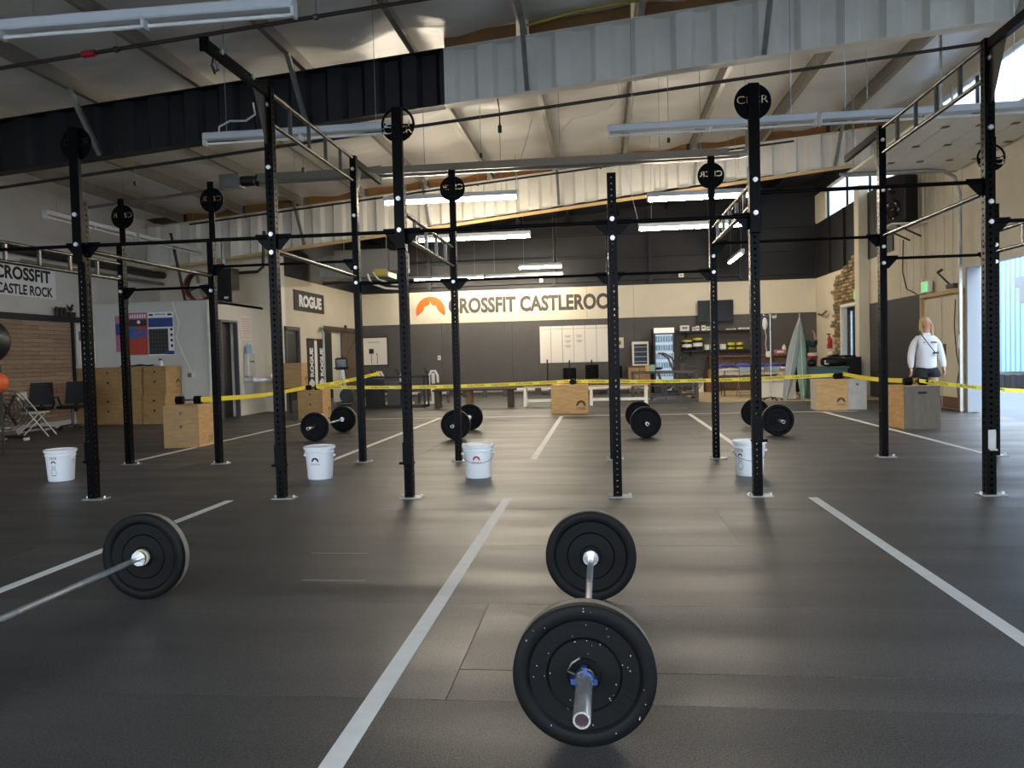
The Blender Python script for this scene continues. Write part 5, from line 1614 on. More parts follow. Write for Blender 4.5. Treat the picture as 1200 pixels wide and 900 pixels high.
# plate stacks on floor pegs at the far wall
def plate_stack(x, n, r, th, label, peg=True):
    t = thing('plate_stack', label, 'plate rack', (x, 24.9, 0), 0, 'plates on the low rack at the far wall')
    MB().box((0, 0, .24), (.5, .5, .48), bev=.01).build('rack_block', 'charcoal_paint', t)
    z = .48
    for k in range(n):
        MB().lathe([(0, 0), (r - .01, 0), (r, .008), (r, th - .008), (r - .01, th), (0, th)], 28).build('bumper_plate', 'black_rubber', t, (0, 0, z))
        z += th + .002
    MB().cyl((0, 0, z - .02), (0, 0, 1.08), .024, n=10).build('peg', 'black_plastic', t)
plate_stack(-1.03, 1, .21, .36, 'single thick drum on a peg at the far wall, left of the plate pile')
plate_stack(-.33, 5, .21, .088, 'pile of black plates on a peg at the far wall')
plate_stack(.52, 3, .1, .13, 'narrow dark pile on a peg behind the central rig upright')
t = thing('weight_peg', 'bare black peg standing against the far whiteboard', 'peg', (-1.75, 25.1, 0))
MB().cyl((0, 0, .1), (0, 0, 1.12), .022, n=10).build('peg', 'black_plastic', t)
MB().box((0, 0, .05), (.4, .4, .1), bev=.01).build('foot', 'charcoal_paint', t)
# low barbell rail along the far wall
for (x0, x1, lab) in ((-4.6, -2.1, 'white rail low on the far wall behind the dark bench'), (-1.9, 1.4, 'white rail low on the far wall behind the white benches')):
    t = thing('floor_rail', lab, 'rail', ((x0 + x1) / 2, 24.3, 0))
    MB().cyl((-(x1 - x0) / 2, 0, .2), ((x1 - x0) / 2, 0, .2), .06, n=10).build('rail', 'white_paint', t)
    for k in range(4):
        MB().box((-(x1 - x0) / 2 + .3 + k * (x1 - x0 - .6) / 3, 0, .1), (.12, .2, .2)).build('foot', 'dark_steel', t)
# benches
t = thing('bench', 'long dark wooden bench on thick posts before the far wall', 'bench', (-3.16, 19.2, 0))
MB().box((0, 0, .44), (2.08, .35, .05), bev=.006).build('seat', 'wood_dark', t)
for (x, m) in ((-.93, 'wood_dark'), (-.13, 'wood_brown'), (.9, 'wood_dark')):
    MB().box((x, 0, .21), (.14, .3, .41), bev=.006).build('leg', m, t)
def white_bench(x, L, lab):
    t = thing('bench', lab, 'bench', (x, 19.2, 0), 0, 'white framed benches')
    MB().box((0, 0, .47), (L, .32, .03), bev=.005).build('seat', 'beam_tan', t)
    for sx in (-L / 2 + .05, L / 2 - .05):
        MB().bar((sx, -.12, .455), (sx * 1.0, -.2, 0), .07, .05).build('leg', 'white_paint', t)
        MB().bar((sx, .12, .455), (sx * 1.0, .2, 0), .07, .05).build('leg', 'white_paint', t)
    MB().box((0, -.17, .15), (L - .1, .03, .07)).build('stretcher', 'white_paint', t)
white_bench(-1.14, 1.6, 'white framed bench behind the left of the centre box')
white_bench(.38, 1.42, 'white framed bench right of the centre box, behind the central upright')
# grey metal frame at right
t = thing('metal_frame', 'low grey rectangular metal frame before the fan bike', 'metal frame', (1.53, 19.78, 0))
for sx in (-.78, .78):
    for sy in (-.2, .2):
        MB().box((sx, sy, .38), (.06, .06, .76)).build('post', 'bike_grey', t)
for sy in (-.2, .2):
    MB().box((0, sy, .76), (1.62, .06, .06)).build('rail', 'bike_grey', t)
    MB().box((0, sy, .04), (1.5, .05, .05)).build('rail', 'bike_grey', t)
    MB().box((0, sy, .42), (1.5, .025, .025)).build('rail', 'bike_grey', t)
for x in (-.36, .02, .4):
    MB().box((x, -.2, .22), (.03, .03, .4)).build('divider', 'bike_grey', t)
for (x, w, h, m, lab) in ((-.42, .1, .14, 'plywood', 'tan carton on the grey metal frame'), (-.3, .12, .16, 'green_board', 'pale green carton on the grey metal frame')):
    q = thing('carton', lab, 'carton', (1.53 + x, 19.5, .791))
    MB().box((0, 0, h / 2), (w, .1, h), bev=.004).build('box', m, q)
    MB().box((0, 0, h + .003), (w * .3, .1, .004)).build('tape_seam', 'beam_tan', q)
# shelves with tubs and TV
for (x0, x1, z, lab) in ((2.4, 4.95, 1.91, 'upper black wall shelf below the television'), (2.55, 4.95, 1.30, 'lower black wall shelf with yellow tubs')):
    t = thing('wall_shelf', lab, 'shelf', ((x0 + x1) / 2, YW - .15, z - .04))
    MB().box((0, 0, .02), (x1 - x0, .3, .04)).build('board', 'black_plastic', t)
    for sx in (-.4, .4):
        MB().prism([(0, 0), (-.22, 0), (0, -.18)], .02, Matrix(((0, 0, 1, sx * (x1 - x0)), (1, 0, 0, .14), (0, 1, 0, 0), (0, 0, 0, 1)))).build('bracket', 'black_plastic', t)
def tub(x, z, r, h, m, ml, lab, grp, nm='supplement_tub', cat='tub'):
    t = thing(nm, lab, cat, (x, YW - .17, z), 0, grp)
    MB().lathe([(0, 0), (r * .95, 0), (r, .02), (r, h * .8), (r * .9, h * .84)], 18).build('jar', m, t)
    MB().lathe([(r * .9, h * .82), (r * 1.02, h * .82), (r * 1.02, h), (0, h)], 18).build('lid', ml, t)
    MB().lathe([(r * 1.005, h * .3), (r * 1.005, h * .6)], 18).build('printed_label', 'print_white' if m != 'yellow_tub' else 'print_black', t)
g1 = 'tubs on the lower shelf'
tub(2.68, 1.302, .16, .32, 'black_plastic', 'yellow_tub', 'large black tub with yellow lid, leftmost on the lower shelf', g1)
tub(3.02, 1.302, .15, .38, 'black_plastic', 'yellow_tub', 'taller black tub with yellow lid on the lower shelf', g1)
tub(3.30, 1.302, .08, .17, 'white_paint', 'yellow_tub', 'small pale tub with yellow lid, left of the small pair', g1)
tub(3.48, 1.302, .08, .17, 'white_paint', 'yellow_tub', 'small pale tub with yellow lid, right of the small pair', g1)
tub(3.80, 1.302, .1, .17, 'white_paint', 'white_paint', 'white tub on the lower shelf left of the yellow pair', g1)
tub(4.05, 1.302, .11, .21, 'yellow_tub', 'yellow_tub', 'bright yellow tub, left of the yellow pair', g1)
tub(4.31, 1.302, .11, .21, 'yellow_tub', 'yellow_tub', 'bright yellow tub, right of the yellow pair', g1)
tub(4.72, 1.302, .06, .24, 'yellow_tub', 'yellow_tub', 'slim yellow bottle at the end of the lower shelf', g1)
g2 = 'white boxes on the upper shelf'
for (x, w, h, lab) in ((2.62, .28, .18, 'wide white box, leftmost on the upper shelf'), (2.9, .1, .12, 'small white carton beside the wide box on the upper shelf'), (3.02, .1, .15, 'second small white carton on the upper shelf'), (3.2, .13, .16, 'white carton in the middle of the upper shelf'), (3.36, .13, .12, 'low white carton before the television mount'), (3.56, .1, .255, 'upright white carton below the television edge'), (4.05, .3, .04, 'flat pale tray on the upper shelf'), (4.45, .35, .06, 'flat white stack at the right of the upper shelf')):
    t = thing('carton', lab, 'carton', (x, YW - .15, 1.911), 0, g2)
    MB().box((0, 0, h / 2), (w, .16, h), bev=.004).build('box', 'white_paint', t)
    MB().box((0, -.081, h * .55), (w * .6, .002, h * .3)).build('printed_label', 'print_grey', t)
t = thing('television', 'black flat television mounted on the far wall', 'television', (3.59, YW, 2.18))
MB().box((0, -.14, .34), (1.1, .06, .68), bev=.008).build('case', 'black_plastic', t)
MB().box((0, -.172, .35), (1.05, .003, .62)).build('screen', 'screen_black', t)
MB().box((0, -.06, .34), (.3, .12, .3)).build('wall_mount', 'dark_steel', t)
MB().box((0, -.14, .7), (.05, .05, .05), bev=.01).build('camera', 'black_plastic', t)
# counter ledge behind the table
t = thing('wood_counter', 'brown wooden counter along the charcoal wall', 'counter', (4.6, 25.05, 0))
MB().box((0, 0, 1.08), (2.6, .6, .06), bev=.006).build('worktop', 'wood_brown', t)
MB().box((0, .05, .52), (2.56, .5, 1.04)).build('carcass', 'wood_brown', t)
for k in range(4):
    MB().box((-.95 + k * .635, -.21, .55), (.62, .02, .95), bev=.005).build('door', 'wood_barn', t)
t = thing('pink_box', 'pink carton on the brown counter', 'carton', (5.45, 24.95, 1.111))
MB().box((0, 0, .07), (.3, .2, .14), bev=.006).build('box', 'poster_pink', t)
MB().box((0, -.102, .07), (.2, .003, .06)).build('printed_label', 'print_white', t)
t = thing('lotion_bottle', 'white bottle standing behind the pink carton', 'bottle', (5.62, 25.1, 1.111))
MB().lathe([(0, 0), (.06, 0), (.06, .22), (.03, .26), (0, .26)], 14).build('body', 'white_paint', t)
MB().cyl((0, 0, .26), (0, 0, .3), .025, n=10).build('cap', 'white_paint', t)
# table with blue cloth, folding chairs
t = thing('folding_table', 'folding table with blue and white cloth before the counter', 'table', (4.2, 22.1, 0))
MB().box((0, 0, .73), (2.2, .75, .04), bev=.008).build('tabletop', 'white_paint', t)
for sx in (-.9, .9):
    for sy in (-.3, .3):
        MB().cyl((sx, sy, 0), (sx, sy, .71), .016, n=8).build('leg', 'dark_steel', t)
rs3 = random.Random(2)
def rumpled(x0, x1, y0, y1, z, amp, m, nm, lab, drop=.12):
    nx, ny = 40, 14
    vs, fs = [], []
    for j in range(ny + 1):
        for i in range(nx + 1):
            x = x0 + (x1 - x0) * i / nx; v = j / ny
            y = y0 + (y1 - y0) * max(v, .18)
            zz = z + amp * (1 + math.sin(x * 9 + 3 * math.sin(y * 7)) * .6 + .4 * math.sin(x * 23 + y * 11))
            if v < .18:
                zz -= drop * (1 - v / .18); y -= .02 + .012 * math.sin(x * 14)
            vs.append((x, y, zz))
    for j in range(ny):
        for i in range(nx):
            a = j * (nx + 1) + i
            fs.append((a, a + 1, a + nx + 2, a + nx + 1))
    o = MB().add(vs, fs, 0, True).build(nm, m)
    tag(o, lab, 'cloth')
rumpled(3.12, 5.28, 21.69, 22.45, .755, .012, 'cloth_white', 'table_cloth', 'rumpled white cloth hanging over the table edge', .18)
rumpled(3.1, 5.2, 21.76, 22.4, .80, .05, 'cloth_blue', 'blue_cloth', 'rumpled blue cloth heaped on the table', .05)
folding_chair(3.78, 21.3, PI, 'pale folding chair at the table, left of the tall upright', 'galvanized', 'folding chairs at the table')
folding_chair(4.42, 21.3, PI, 'pale folding chair at the table beside the intravenous stand', 'galvanized', 'folding chairs at the table')
for (x, w, h, m, lab) in ((2.88, .3, .42, 'paper_white', 'white carton under the wall shelf'), (3.3, .42, .38, 'wood_brown', 'brown carton under the wall shelf'), (3.35, .3, .3, 'plywood_dark', 'smaller carton stacked on the brown carton')):
    z0 = 0.019 if 'stacked' not in lab else .402
    t = thing('carton', lab, 'carton', (x, 24.3, z0))
    MB().box((0, 0, h / 2), (w, .4, h), bev=.006).build('box', m, t)
    MB().box((0, 0, h + .001), (.05, .4, .002)).build('tape_seam', 'beam_tan', t)
t = thing('storage_bin', 'white plastic storage bin on the vinyl floor', 'bin', (4.35, 20.25, .019))
MB().prism([(-.40, -.22), (.40, -.22), (.40, .22), (-.40, .22)], .44).build('tub', 'paper_white', t)
MB().box((0, 0, .455), (.86, .5, .04), bev=.01).build('lid', 'paper_white', t)
t = thing('brown_pouch', 'tan bundle resting on the white storage bin', 'bundle', (4.48, 20.1, .496))
MB().ball((0, 0, .1), .16, 14, 10, sc=(1, .7, .62)).build('bundle', 'beam_tan', t)
MB().tube([(-.1, -.1, .12), (0, -.12, .15), (.1, -.1, .12)], .01).build('tie', 'cloth_white', t)
# intravenous stand
t = thing('drip_stand', 'chrome intravenous drip stand with hanging bags', 'drip stand', (4.06, 19.55, .019))
MB().cyl((0, 0, .06), (0, 0, 2.08), .013, n=10).build('pole', 'chrome', t)
for k in range(5):
    a = 2 * PI * k / 5
    MB().bar((0, 0, .08), (.25 * math.cos(a), .25 * math.sin(a), .04), .025, .02).cyl((.25 * math.cos(a), .25 * math.sin(a) - .01, .025), (.25 * math.cos(a), .25 * math.sin(a) + .01, .025), .024, n=10).build('foot', 'black_plastic', t)
MB().tube([(-.14, 0, 2.12), (-.15, 0, 2.06), (-.1, 0, 2.05), (.1, 0, 2.05), (.15, 0, 2.06), (.14, 0, 2.12)], .008).tube([(0, -.14, 2.12), (0, -.1, 2.05), (0, .1, 2.05), (0, .14, 2.12)], .008).build('hook_bar', 'chrome', t)
MB().ball((-.13, -.02, 1.86), .1, 12, 10, sc=(.62, .3, 1.5)).build('drip_bag', 'white_paint', t)
MB().ball((.1, .02, 2.02), .06, 10, 8, sc=(1, .5, .7)).build('drip_bag', 'white_paint', t)
MB().tube([(-.13, -.02, 1.72), (-.1, -.02, 1.55), (-.12, -.02, 1.35), (-.1, -.02, 1.2), (-.02, -.02, 1.15)], .007).build('drip_line', 'paper_white', t)
MB().box((-.06, -.02, 1.12), (.1, .06, .14), bev=.01).build('pump', 'paper_white', t)
# two upright boards
def board(x, y, L, w, tilt, lean, m, lab):
    t = thing('surf_board', lab, 'surfboard', (x, y, .021), 0, 'upright boards at the far right')
    b = MB(); N = 22
    vs, fs = [], []
    for k in range(N + 1):
        u = k / N
        hw = w / 2 * min(1, (math.sin(PI * min(1, u * .9 + .06)) ** .6)) * (1 if u < .55 else 1 - ((u - .55) / .45) ** 2.2 * .97)
        z = L * u
        cx = math.sin(tilt) * z; zz = math.cos(tilt) * z * math.cos(lean); yy = math.sin(lean) * z + .05 * (u - .5) ** 2
        for (ex, ey) in ((-1, 0), (-.6, -.03), (.6, -.03), (1, 0), (.6, .03), (-.6, .03)):
            vs.append((cx + ex * hw, yy + ey, zz))
    for k in range(N):
        for i in range(6):
            fs.append((k * 6 + i, k * 6 + (i + 1) % 6, k * 6 + 6 + (i + 1) % 6, k * 6 + 6 + i))
    fs += [list(range(6))[::-1], [N * 6 + i for i in range(6)]]
    b.add(vs, fs, 0, True).build('deck', m, t)
    MB().bar((math.sin(tilt) * L * .05, -.04, L * .05), (math.sin(tilt) * L * .93, math.sin(lean) * L * .93 - .035, L * .93), .012, .008).build('stringer', 'cloth_white', t)
    MB().prism([(0, 0), (.02, .2), (.12, .02)], .012, Matrix(((0, 0, 1, math.sin(tilt) * .15), (0, 1, 0, .03), (1, 0, 0, .08), (0, 0, 0, 1)))).build('fin', 'black_plastic', t)
board(4.36, 19.44, 2.12, .26, .19, .05, 'grey_board', 'grey-green board leaning to the right, nearer of the two')
board(4.80, 19.52, 2.13, .24, -.02, .04, 'green_board', 'pale green upright board behind the leaning one')
# teal table, bag, cup
t = thing('draped_table', 'teal covered table behind the box with the whitish end', 'table', (5.48, 20.05, .019))
MB().box((0, 0, .755), (.98, .5, .05), bev=.01).build('tabletop', 'teal_cloth', t)
MB().box((0, 0, .365), (.9, .44, .73)).build('skirt', 'teal_cloth', t)
t = thing('duffel_bag', 'black duffel bag lying on the teal table', 'bag', (5.66, 20.02, .80))
MB().lathe([(0, -.3), (.1, -.29), (.135, -.22), (.14, 0), (.135, .22), (.1, .29), (0, .3)], 18, Matrix.Translation((0, 0, .115)) @ Matrix(((0, 0, 1, 0), (1, 0, 0, 0), (0, .83, 0, 0), (0, 0, 0, 1)))).build('body', 'black_plastic', t)
MB().tube([(-.12, -.1, .2), (-.08, -.13, .28), (.08, -.13, .28), (.12, -.1, .2)], .012).build('handle', 'black_plastic', t)
MB().box((-.2, -.118, .1), (.1, .02, .1)).build('patch', 'paper_white', t)
t = thing('red_cooler', 'small red cooler with white lid on the teal table', 'cooler', (5.2, 20.16, .80))
MB().lathe([(0, 0), (.09, 0), (.115, .25), (.115, .28)], 18).build('body', 'red_paint', t)
MB().lathe([(.12, .27), (.12, .33), (.08, .35), (0, .35)], 18).build('lid', 'white_paint', t)
t = thing('black_bag', 'black bag slumped at the left end of the teal table', 'bag', (5.12, 19.95, .80))
MB().ball((0, 0, .1), .13, 14, 10, sc=(.9, .7, .75)).build('body', 'black_plastic', t)
MB().tube([(-.06, -.05, .17), (0, -.06, .24), (.06, -.05, .17)], .01).build('strap', 'black_plastic', t)
# dumbbell rack under the far window
t = thing('dumbbell_rack', 'black dumbbell rack under the far window', 'rack', (6.22, 21.2, 0.019))
for sy in (-.8, .8):
    MB().box((0, sy, .5), (.4, .06, 1.0)).build('upright', 'black_plastic', t)
for z in (.3, .62, .92):
    MB().box((0, 0, z), (.4, 1.6, .03)).build('shelf', 'black_plastic', t)
for z in (.316, .636, .936):
    for k in range(5 if z < .9 else 4):
        q = thing('dumbbell', 'small black dumbbell on the %s shelf of the rack under the far window, %s' % ({.316: 'bottom', .636: 'middle', .936: 'top'}[z], ('nearest', 'second nearest', 'third nearest', 'fourth nearest', 'farthest')[k]), 'dumbbell', (6.2, 20.58 + k * .3, .019 + z), 0, 'dumbbells on the far rack %s shelf' % {.316: 'bottom', .636: 'middle', .936: 'top'}[z])
        for sg in (-1, 1):
            b = MB(); a, c = sorted((sg * .06, sg * .15)); hexhead(b, a, c, .06)
            b.build('head', 'black_rubber', q, (0, 0, .0525))
        MB().cyl((-.07, 0, .0525), (.07, 0, .0525), .014, n=8).build('grip', 'dark_steel', q)
t = thing('small_bundle', 'white and brown lump on the rack below the far window', 'bundle', (6.1, 22.05, .97))
t.location = (6.1, 21.88, .957)
MB().ball((0, 0, .06), .09, 12, 8, sc=(1, 1, .7)).build('lower_part', 'wood_brown', t)
MB().ball((0, 0, .15), .07, 12, 8, sc=(1, 1, .8)).build('upper_part', 'white_paint', t)
# black rack and white machines at the far left
t = thing('storage_rack', 'low black open storage rack in the far left area', 'rack', (-5.3, 19.7, 0))
for sx in (-.8, .8):
    for sy in (-.22, .22):
        MB().box((sx, sy, .4), (.05, .05, .8)).build('post', 'black_plastic', t)
for sy in (-.22, .22):
    MB().box((0, sy, .79), (1.65, .05, .05)).build('rail', 'black_plastic', t)
    MB().box((0, sy, .03), (1.65, .05, .05)).build('rail', 'black_plastic', t)
MB().box((-.55, 0, .4), (.4, .4, .7)).build('side_locker', 'black_plastic', t)
MB().box((-.05, .1, .36), (.35, .3, .6)).build('inner_bin', 'dark_steel', t)
MB().box((.25, .1, .36), (.12, .3, .6)).build('inner_board', 'wood_brown', t)
def white_machine(x, lab):
    t = thing('rowing_machine', lab, 'exercise machine', (x, 21.1, 0), 0, 'white exercise machines')
    MB().box((0, 0, .03), (.5, .12, .06)).build('foot', 'white_paint', t)
    MB().bar((0, 0, .05), (-.03, 0, .5), .09, .07).build('post', 'white_paint', t)
    MB().tube([(-.12, 0, .52), (-.12, 0, .78), (-.05, 0, .9), (.06, 0, .9), (.12, 0, .78), (.13, 0, .58)], .035, 8).build('arch', 'white_paint', t)
    MB().box((0, 0, .7), (.09, .1, .3), bev=.02).build('housing', 'white_paint', t)
    MB().bar((-.14, 0, .82), (-.24, 0, 1.0), .05, .05).build('lever', 'black_plastic', t)
    MB().box((.2, .0, .3), (.45, .08, .07)).build('slide_rail', 'white_paint', t)
    MB().box((.4, 0, .17), (.06, .1, .3)).build('rear_leg', 'dark_steel', t)
    MB().box((.15, 0, .37), (.2, .2, .06), bev=.02).build('seat', 'black_plastic', t)
white_machine(-6.15, 'white exercise machine with black lever, leftmost of three behind the black rack')
white_machine(-5.42, 'white exercise machine with black lever, middle of three behind the black rack')
white_machine(-4.62, 'white exercise machine with black lever, rightmost of three beside the dark bench')

# ================================================================== PEOPLE
def skin_obj(name, nodes, edges, m, parent, sub=2, smooth=True):
    me = bpy.data.meshes.new(name)
    keys = list(nodes)
    me.from_pydata([nodes[k][0] for k in keys], [(keys.index(a), keys.index(b)) for a, b in edges], [])
    o = bpy.data.objects.new(name, me); COL.objects.link(o)
    md = o.modifiers.new('s', 'SKIN'); md.use_smooth_shade = True
    if not me.skin_vertices:
        bpy.context.view_layer.objects.active = o
    sv = me.skin_vertices[0].data
    for i, k in enumerate(keys):
        r = nodes[k][1]
        sv[i].radius = r if isinstance(r, tuple) else (r, r)
        sv[i].use_root = (i == 0)
    sb = o.modifiers.new('d', 'SUBSURF'); sb.levels = sub; sb.render_levels = sub
    dgr = bpy.context.evaluated_depsgraph_get()
    me2 = bpy.data.meshes.new_from_object(o.evaluated_get(dgr))
    bpy.data.objects.remove(o)
    me2.materials.clear(); me2.materials.append(MATS[m])
    for p in me2.polygons: p.use_smooth = True
    return link(name, me2, parent)

def hand_nodes(n, e, pre, wrist, d, side, thumb, root, fwd=None):
    """palm and five curled fingers from wrist along d"""
    d = Vector(d).normalized(); side = Vector(side).normalized(); w = Vector(wrist)
    nrm = d.cross(side)
    n[pre + 'palm'] = (tuple(w + d * .045), (.034, .018)); e.append((root, pre + 'palm'))
    for k, off in enumerate((-.027, -.009, .009, .027)):
        L = (.062, .074, .07, .055)[k]
        a, b, c = pre + 'f%da' % k, pre + 'f%db' % k, pre + 'f%dc' % k
        n[a] = (tuple(w + d * .085 + side * off), .0095)
        n[b] = (tuple(w + d * (.085 + L * .5) + side * off * 1.1 + nrm * .008), .0085)
        n[c] = (tuple(w + d * (.085 + L * .92) + side * off * 1.1 + nrm * .026), .007)
        e += [(pre + 'palm', a), (a, b), (b, c)]
    n[pre + 't1'] = (tuple(w + d * .04 + side * thumb * .042), .0105)
    n[pre + 't2'] = (tuple(w + d * .085 + side * thumb * .055 + nrm * .015), .0085)
    e += [(pre + 'palm', pre + 't1'), (pre + 't1', pre + 't2')]

def woman():
    t = thing('person', 'person in pale grey sweatshirt and black shorts standing by the overhead door', 'person', (5.86, 15.0, 0))
    n, e = {}, []
    n['pelvis'] = ((0, 0, .90), (.145, .105))
    def chain(pre, pts, root):
        last = root
        for k, (p, r) in enumerate(pts):
            key = pre + str(k); n[key] = (p, r); e.append((last, key)); last = key
        return last
    nk = chain('sp', [((0, 0, 1.08), (.125, .095)), ((0, .01, 1.27), (.14, .1)), ((0, .015, 1.40), (.12, .09)), ((.0, .0, 1.475), (.055, .055)), ((.005, -.01, 1.52), (.053, .055)), ((.012, -.022, 1.575), (.062, .075)), ((.018, -.022, 1.64), (.076, .092)), ((.018, -.012, 1.70), (.060, .075))], 'pelvis')
    for sg in (-1, 1):
        pre = 'L' if sg < 0 else 'R'
        wr_ = chain(pre + 'arm', [((sg * .155, .01, 1.375), (.058, .058)), ((sg * .225, .02, 1.22), (.050, .050)), ((sg * .26, .015, 1.08), (.044, .044)), ((sg * .278, -.03, .92), (.036, .036)), ((sg * .282, -.05, .83), (.027, .024))], 'sp1')
        hand_nodes(n, e, pre, (sg * .285, -.05, .83), (0, -.12, -1), (0, -1, 0), 1, wr_)
        chain(pre + 'leg', [((sg * .095, 0, .80), (.115, .115)), ((sg * .105, -.005, .66), (.105, .105)), ((sg * .115, -.01, .49), (.066, .068)), ((sg * .12, .005, .36), (.064, .066)), ((sg * .125, .01, .15), (.040, .042)), ((sg * .13, .01, .07), (.038, .042)), ((sg * .135, -.08, .045), (.040, .03)), ((sg * .14, -.15, .035), (.034, .022))], 'pelvis')
    skin_obj('body', n, e, 'skin', t)
    # sweatshirt
    n2, e2 = {}, []
    n2['a'] = ((0, .0, .80), (.185, .155))
    prev = 'a'
    for k, (p, r) in enumerate([((0, 0, .86), (.188, .165)), ((0, 0, 1.10), (.182, .155)), ((0, .01, 1.28), (.19, .145)), ((0, .015, 1.40), (.14, .105)), ((0, .005, 1.46), (.08, .078)), ((0, -.005, 1.495), (.072, .072))]):
        n2['t%d' % k] = (p, r); e2.append((prev, 't%d' % k)); prev = 't%d' % k
    for sg in (-1, 1):
        last = 't2'
        for k, (p, r) in enumerate([((sg * .155, .01, 1.375), .072), ((sg * .225, .02, 1.23), .066), ((sg * .258, .015, 1.08), .066), ((sg * .278, -.025, .94), .060), ((sg * .28, -.045, .87), .044), ((sg * .28, -.05, .84), .038)]):
            key = 's%d%d' % (sg, k); n2[key] = (p, r); e2.append((last, key)); last = key
    sw = skin_obj('sweatshirt', n2, e2, 'sweatshirt', t)
    MB().box((.07, -.152, 1.30), (.10, .004, .03)).build('printed_name', 'print_grey', sw)
    MB().box((-.09, -.15, 1.30), (.03, .004, .02)).build('printed_mark', 'print_red', sw)
    # shorts
    n3 = {'a': ((0, 0, .98), (.18, .15)), 'b': ((0, 0, .86), (.185, .155))}
    e3 = [('a', 'b')]
    for sg in (-1, 1):
        n3['l%d' % sg] = ((sg * .10, 0, .79), (.145, .15)); n3['m%d' % sg] = ((sg * .108, 0, .68), (.145, .15)); n3['n%d' % sg] = ((sg * .108, 0, .665), (.142, .147)); e3.append(('m%d' % sg, 'n%d' % sg))
        e3 += [('b', 'l%d' % sg), ('l%d' % sg, 'm%d' % sg)]
    skin_obj('shorts', n3, e3, 'shorts_black', t)
    # shoes
    for sg in (-1, 1):
        skin_obj('shoe', {'h': ((sg * .13, .035, .045), (.046, .046)), 'm': ((sg * .137, -.07, .042), (.05, .04)), 'f': ((sg * .143, -.17, .035), (.044, .032))}, [('h', 'm'), ('m', 'f')], 'shoe_white', t)
    # hair: cap and shoulder locks, head turned to her left
    hr = MB()
    hr.ball((.008, .015, 1.665), .105, 18, 12, sc=(.90, 1.0, .98))
    hair = hr.build('hair', 'hair_blond', t)
    # open the face: push hair ball back
    hair.location = (-.006, .042, .012)
    skin_obj('hair_lock', {'a': ((-.07, .03, 1.67), .035), 'b': ((-.085, .02, 1.58), .036), 'c': ((-.08, .0, 1.48), .03), 'd': ((-.07, -.05, 1.42), .018)}, [('a', 'b'), ('b', 'c'), ('c', 'd')], 'hair_blond', hair).location = (.006, -.042, -.012)
    skin_obj('hair_lock', {'a': ((.075, .01, 1.69), .03), 'b': ((.098, .0, 1.58), .032), 'c': ((.09, -.03, 1.47), .028), 'd': ((.08, -.06, 1.42), .016)}, [('a', 'b'), ('b', 'c'), ('c', 'd')], 'hair_blond', hair).location = (.006, -.042, -.012)
    # face details (turned towards +X)
    R = Matrix.Translation((.018, -.022, 1.63)) @ Matrix.Rotation(.3, 4, 'Z')
    for sx in (-.028, .028):
        c = R @ Vector((sx, -.088, .012))
        MB().ball(c, .009, 8, 6, sc=(1.2, .6, .7)).build('eye', 'print_brown', t)
    f = MB(); c = R @ Vector((0, -.098, -.01))
    f.ball(c, .016, 10, 8, sc=(.75, 1, 1.3)); f.build('nose', 'skin', t)
    f = MB(); c = R @ Vector((0, -.088, -.045))
    f.ball(c, .02, 10, 6, sc=(1.0, .5, .35)); f.build('mouth', 'lip', t)
    for sx in (-.078, .078):
        c = R @ Vector((sx, .0, .0))
        MB().ball(c, .022, 8, 6, sc=(.5, .8, 1.3)).build('ear', 'skin', t)
    s = MB().tube([(-.10, .06, .40), (-.125, -.04, .405), (-.10, -.13, .30), (-.03, -.172, .17), (.06, -.178, .05), (.10, -.172, -.0)], .009, 6).build('cross_body_strap', 'black_plastic', t, (0, 0, 1.1))
    MB().box((.09, -.182, .01), (.10, .018, .035), bev=.006).build('pouch', 'black_plastic', s)
    MB().tube([(.05, -.18, .02), (.07, -.185, -.03), (.11, -.185, -.04), (.14, -.18, .0)], .005, 6).build('loop', 'black_plastic', s)
woman()

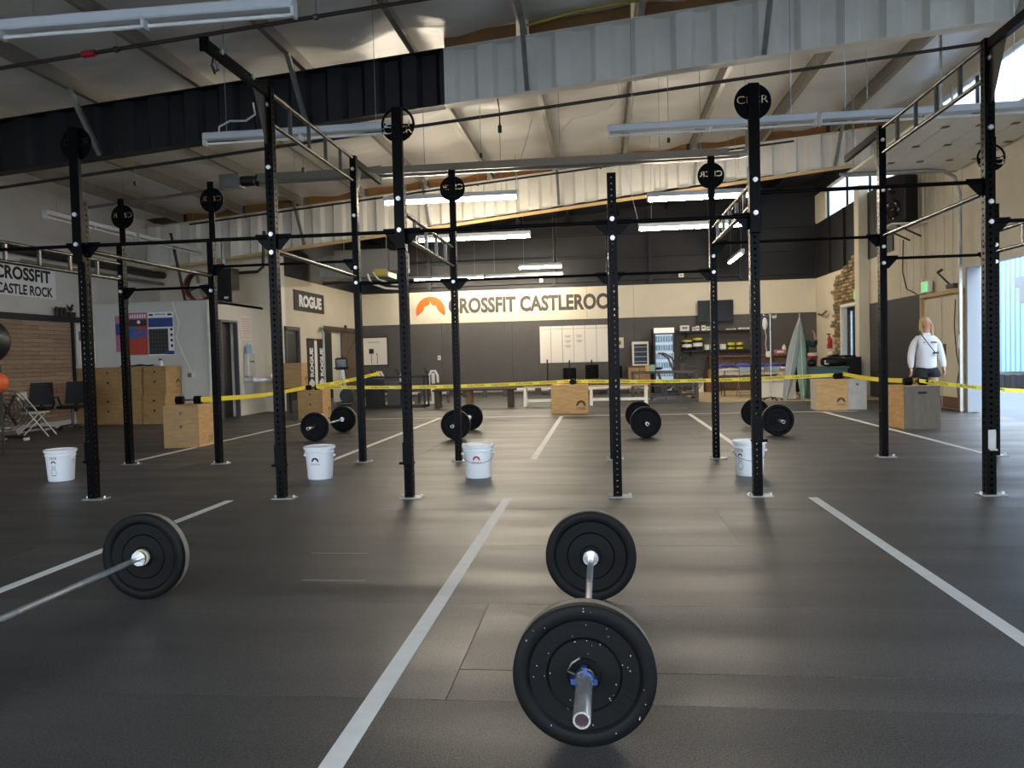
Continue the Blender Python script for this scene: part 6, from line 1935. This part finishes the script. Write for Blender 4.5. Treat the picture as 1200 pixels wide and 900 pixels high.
def hidden_person():
    t = thing('person', 'person in dark green top and black trousers mostly hidden behind the upright boards', 'person', (5.02, 20.55, .019))
    n, e = {}, []
    n['pelvis'] = ((0, 0, .92), (.15, .11))
    def chain(pre, pts, root):
        last = root
        for k, (p, r) in enumerate(pts):
            key = pre + str(k); n[key] = (p, r); e.append((last, key)); last = key
        return last
    chain('sp', [((0, 0, 1.1), (.14, .1)), ((0, 0, 1.3), (.155, .11)), ((0, 0, 1.42), (.11, .08)), ((0, -.01, 1.5), .055), ((0, -.02, 1.55), (.055, .06)), ((0, -.02, 1.62), (.075, .09)), ((0, -.01, 1.70), (.06, .075))], 'pelvis')
    for sg in (-1, 1):
        pre = 'L' if sg < 0 else 'R'
        wr_ = chain(pre + 'arm', [((sg * .18, 0, 1.39), .06), ((sg * .27, -.10, 1.30), .05), ((sg * .30, -.2, 1.34), .045), ((sg * .27, -.30, 1.48), .032), ((sg * .25, -.33, 1.55), .026)], 'sp1')
        hand_nodes(n, e, pre, (sg * .25, -.33, 1.55), (-sg * .3, -.2, 1), (0, 1, 0), -1, wr_)
        chain(pre + 'leg', [((sg * .09, 0, .8), .1), ((sg * .1, 0, .5), .065), ((sg * .1, .01, .3), .055), ((sg * .1, .01, .08), .04), ((sg * .1, -.12, .04), (.038, .026))], 'pelvis')
    skin_obj('body', n, e, 'skin', t)
    n2 = {'a': ((0, 0, .92), (.17, .13)), 't0': ((0, 0, 1.1), (.17, .125)), 't1': ((0, 0, 1.3), (.185, .13)), 't2': ((0, 0, 1.42), (.13, .1)), 't3': ((0, 0, 1.49), .07)}
    e2 = [('a', 't0'), ('t0', 't1'), ('t1', 't2'), ('t2', 't3')]
    for sg in (-1, 1):
        last = 't1'
        for k, (p, r) in enumerate([((sg * .185, 0, 1.38), .08), ((sg * .27, -.10, 1.30), .07), ((sg * .30, -.2, 1.34), .064), ((sg * .27, -.29, 1.47), .046)]):
            n2['s%d%d' % (sg, k)] = (p, r); e2.append((last, 's%d%d' % (sg, k))); last = 's%d%d' % (sg, k)
    skin_obj('jacket', n2, e2, 'green_jacket', t)
    n3 = {'a': ((0, 0, .92), (.165, .125)), 'b': ((0, 0, .85), (.15, .12))}; e3 = [('a', 'b')]
    for sg in (-1, 1):
        last = 'b'
        for k, (p, r) in enumerate([((sg * .095, 0, .78), .115), ((sg * .1, 0, .5), .085), ((sg * .1, .01, .12), .065)]):
            n3['%d%d' % (sg, k)] = (p, r); e3.append((last, '%d%d' % (sg, k))); last = '%d%d' % (sg, k)
    skin_obj('trousers', n3, e3, 'shorts_black', t)
    for sg in (-1, 1):
        skin_obj('shoe', {'h': ((sg * .1, .03, .045), .045), 'm': ((sg * .1, -.06, .042), (.047, .04)), 'f': ((sg * .105, -.15, .035), (.042, .032))}, [('h', 'm'), ('m', 'f')], 'shoe_white', t)
    MB().ball((0, .01, 1.66), .1, 16, 10, sc=(.9, 1, .95)).build('hair', 'hair_brown', t)
hidden_person()
bpy.context.view_layer.update()
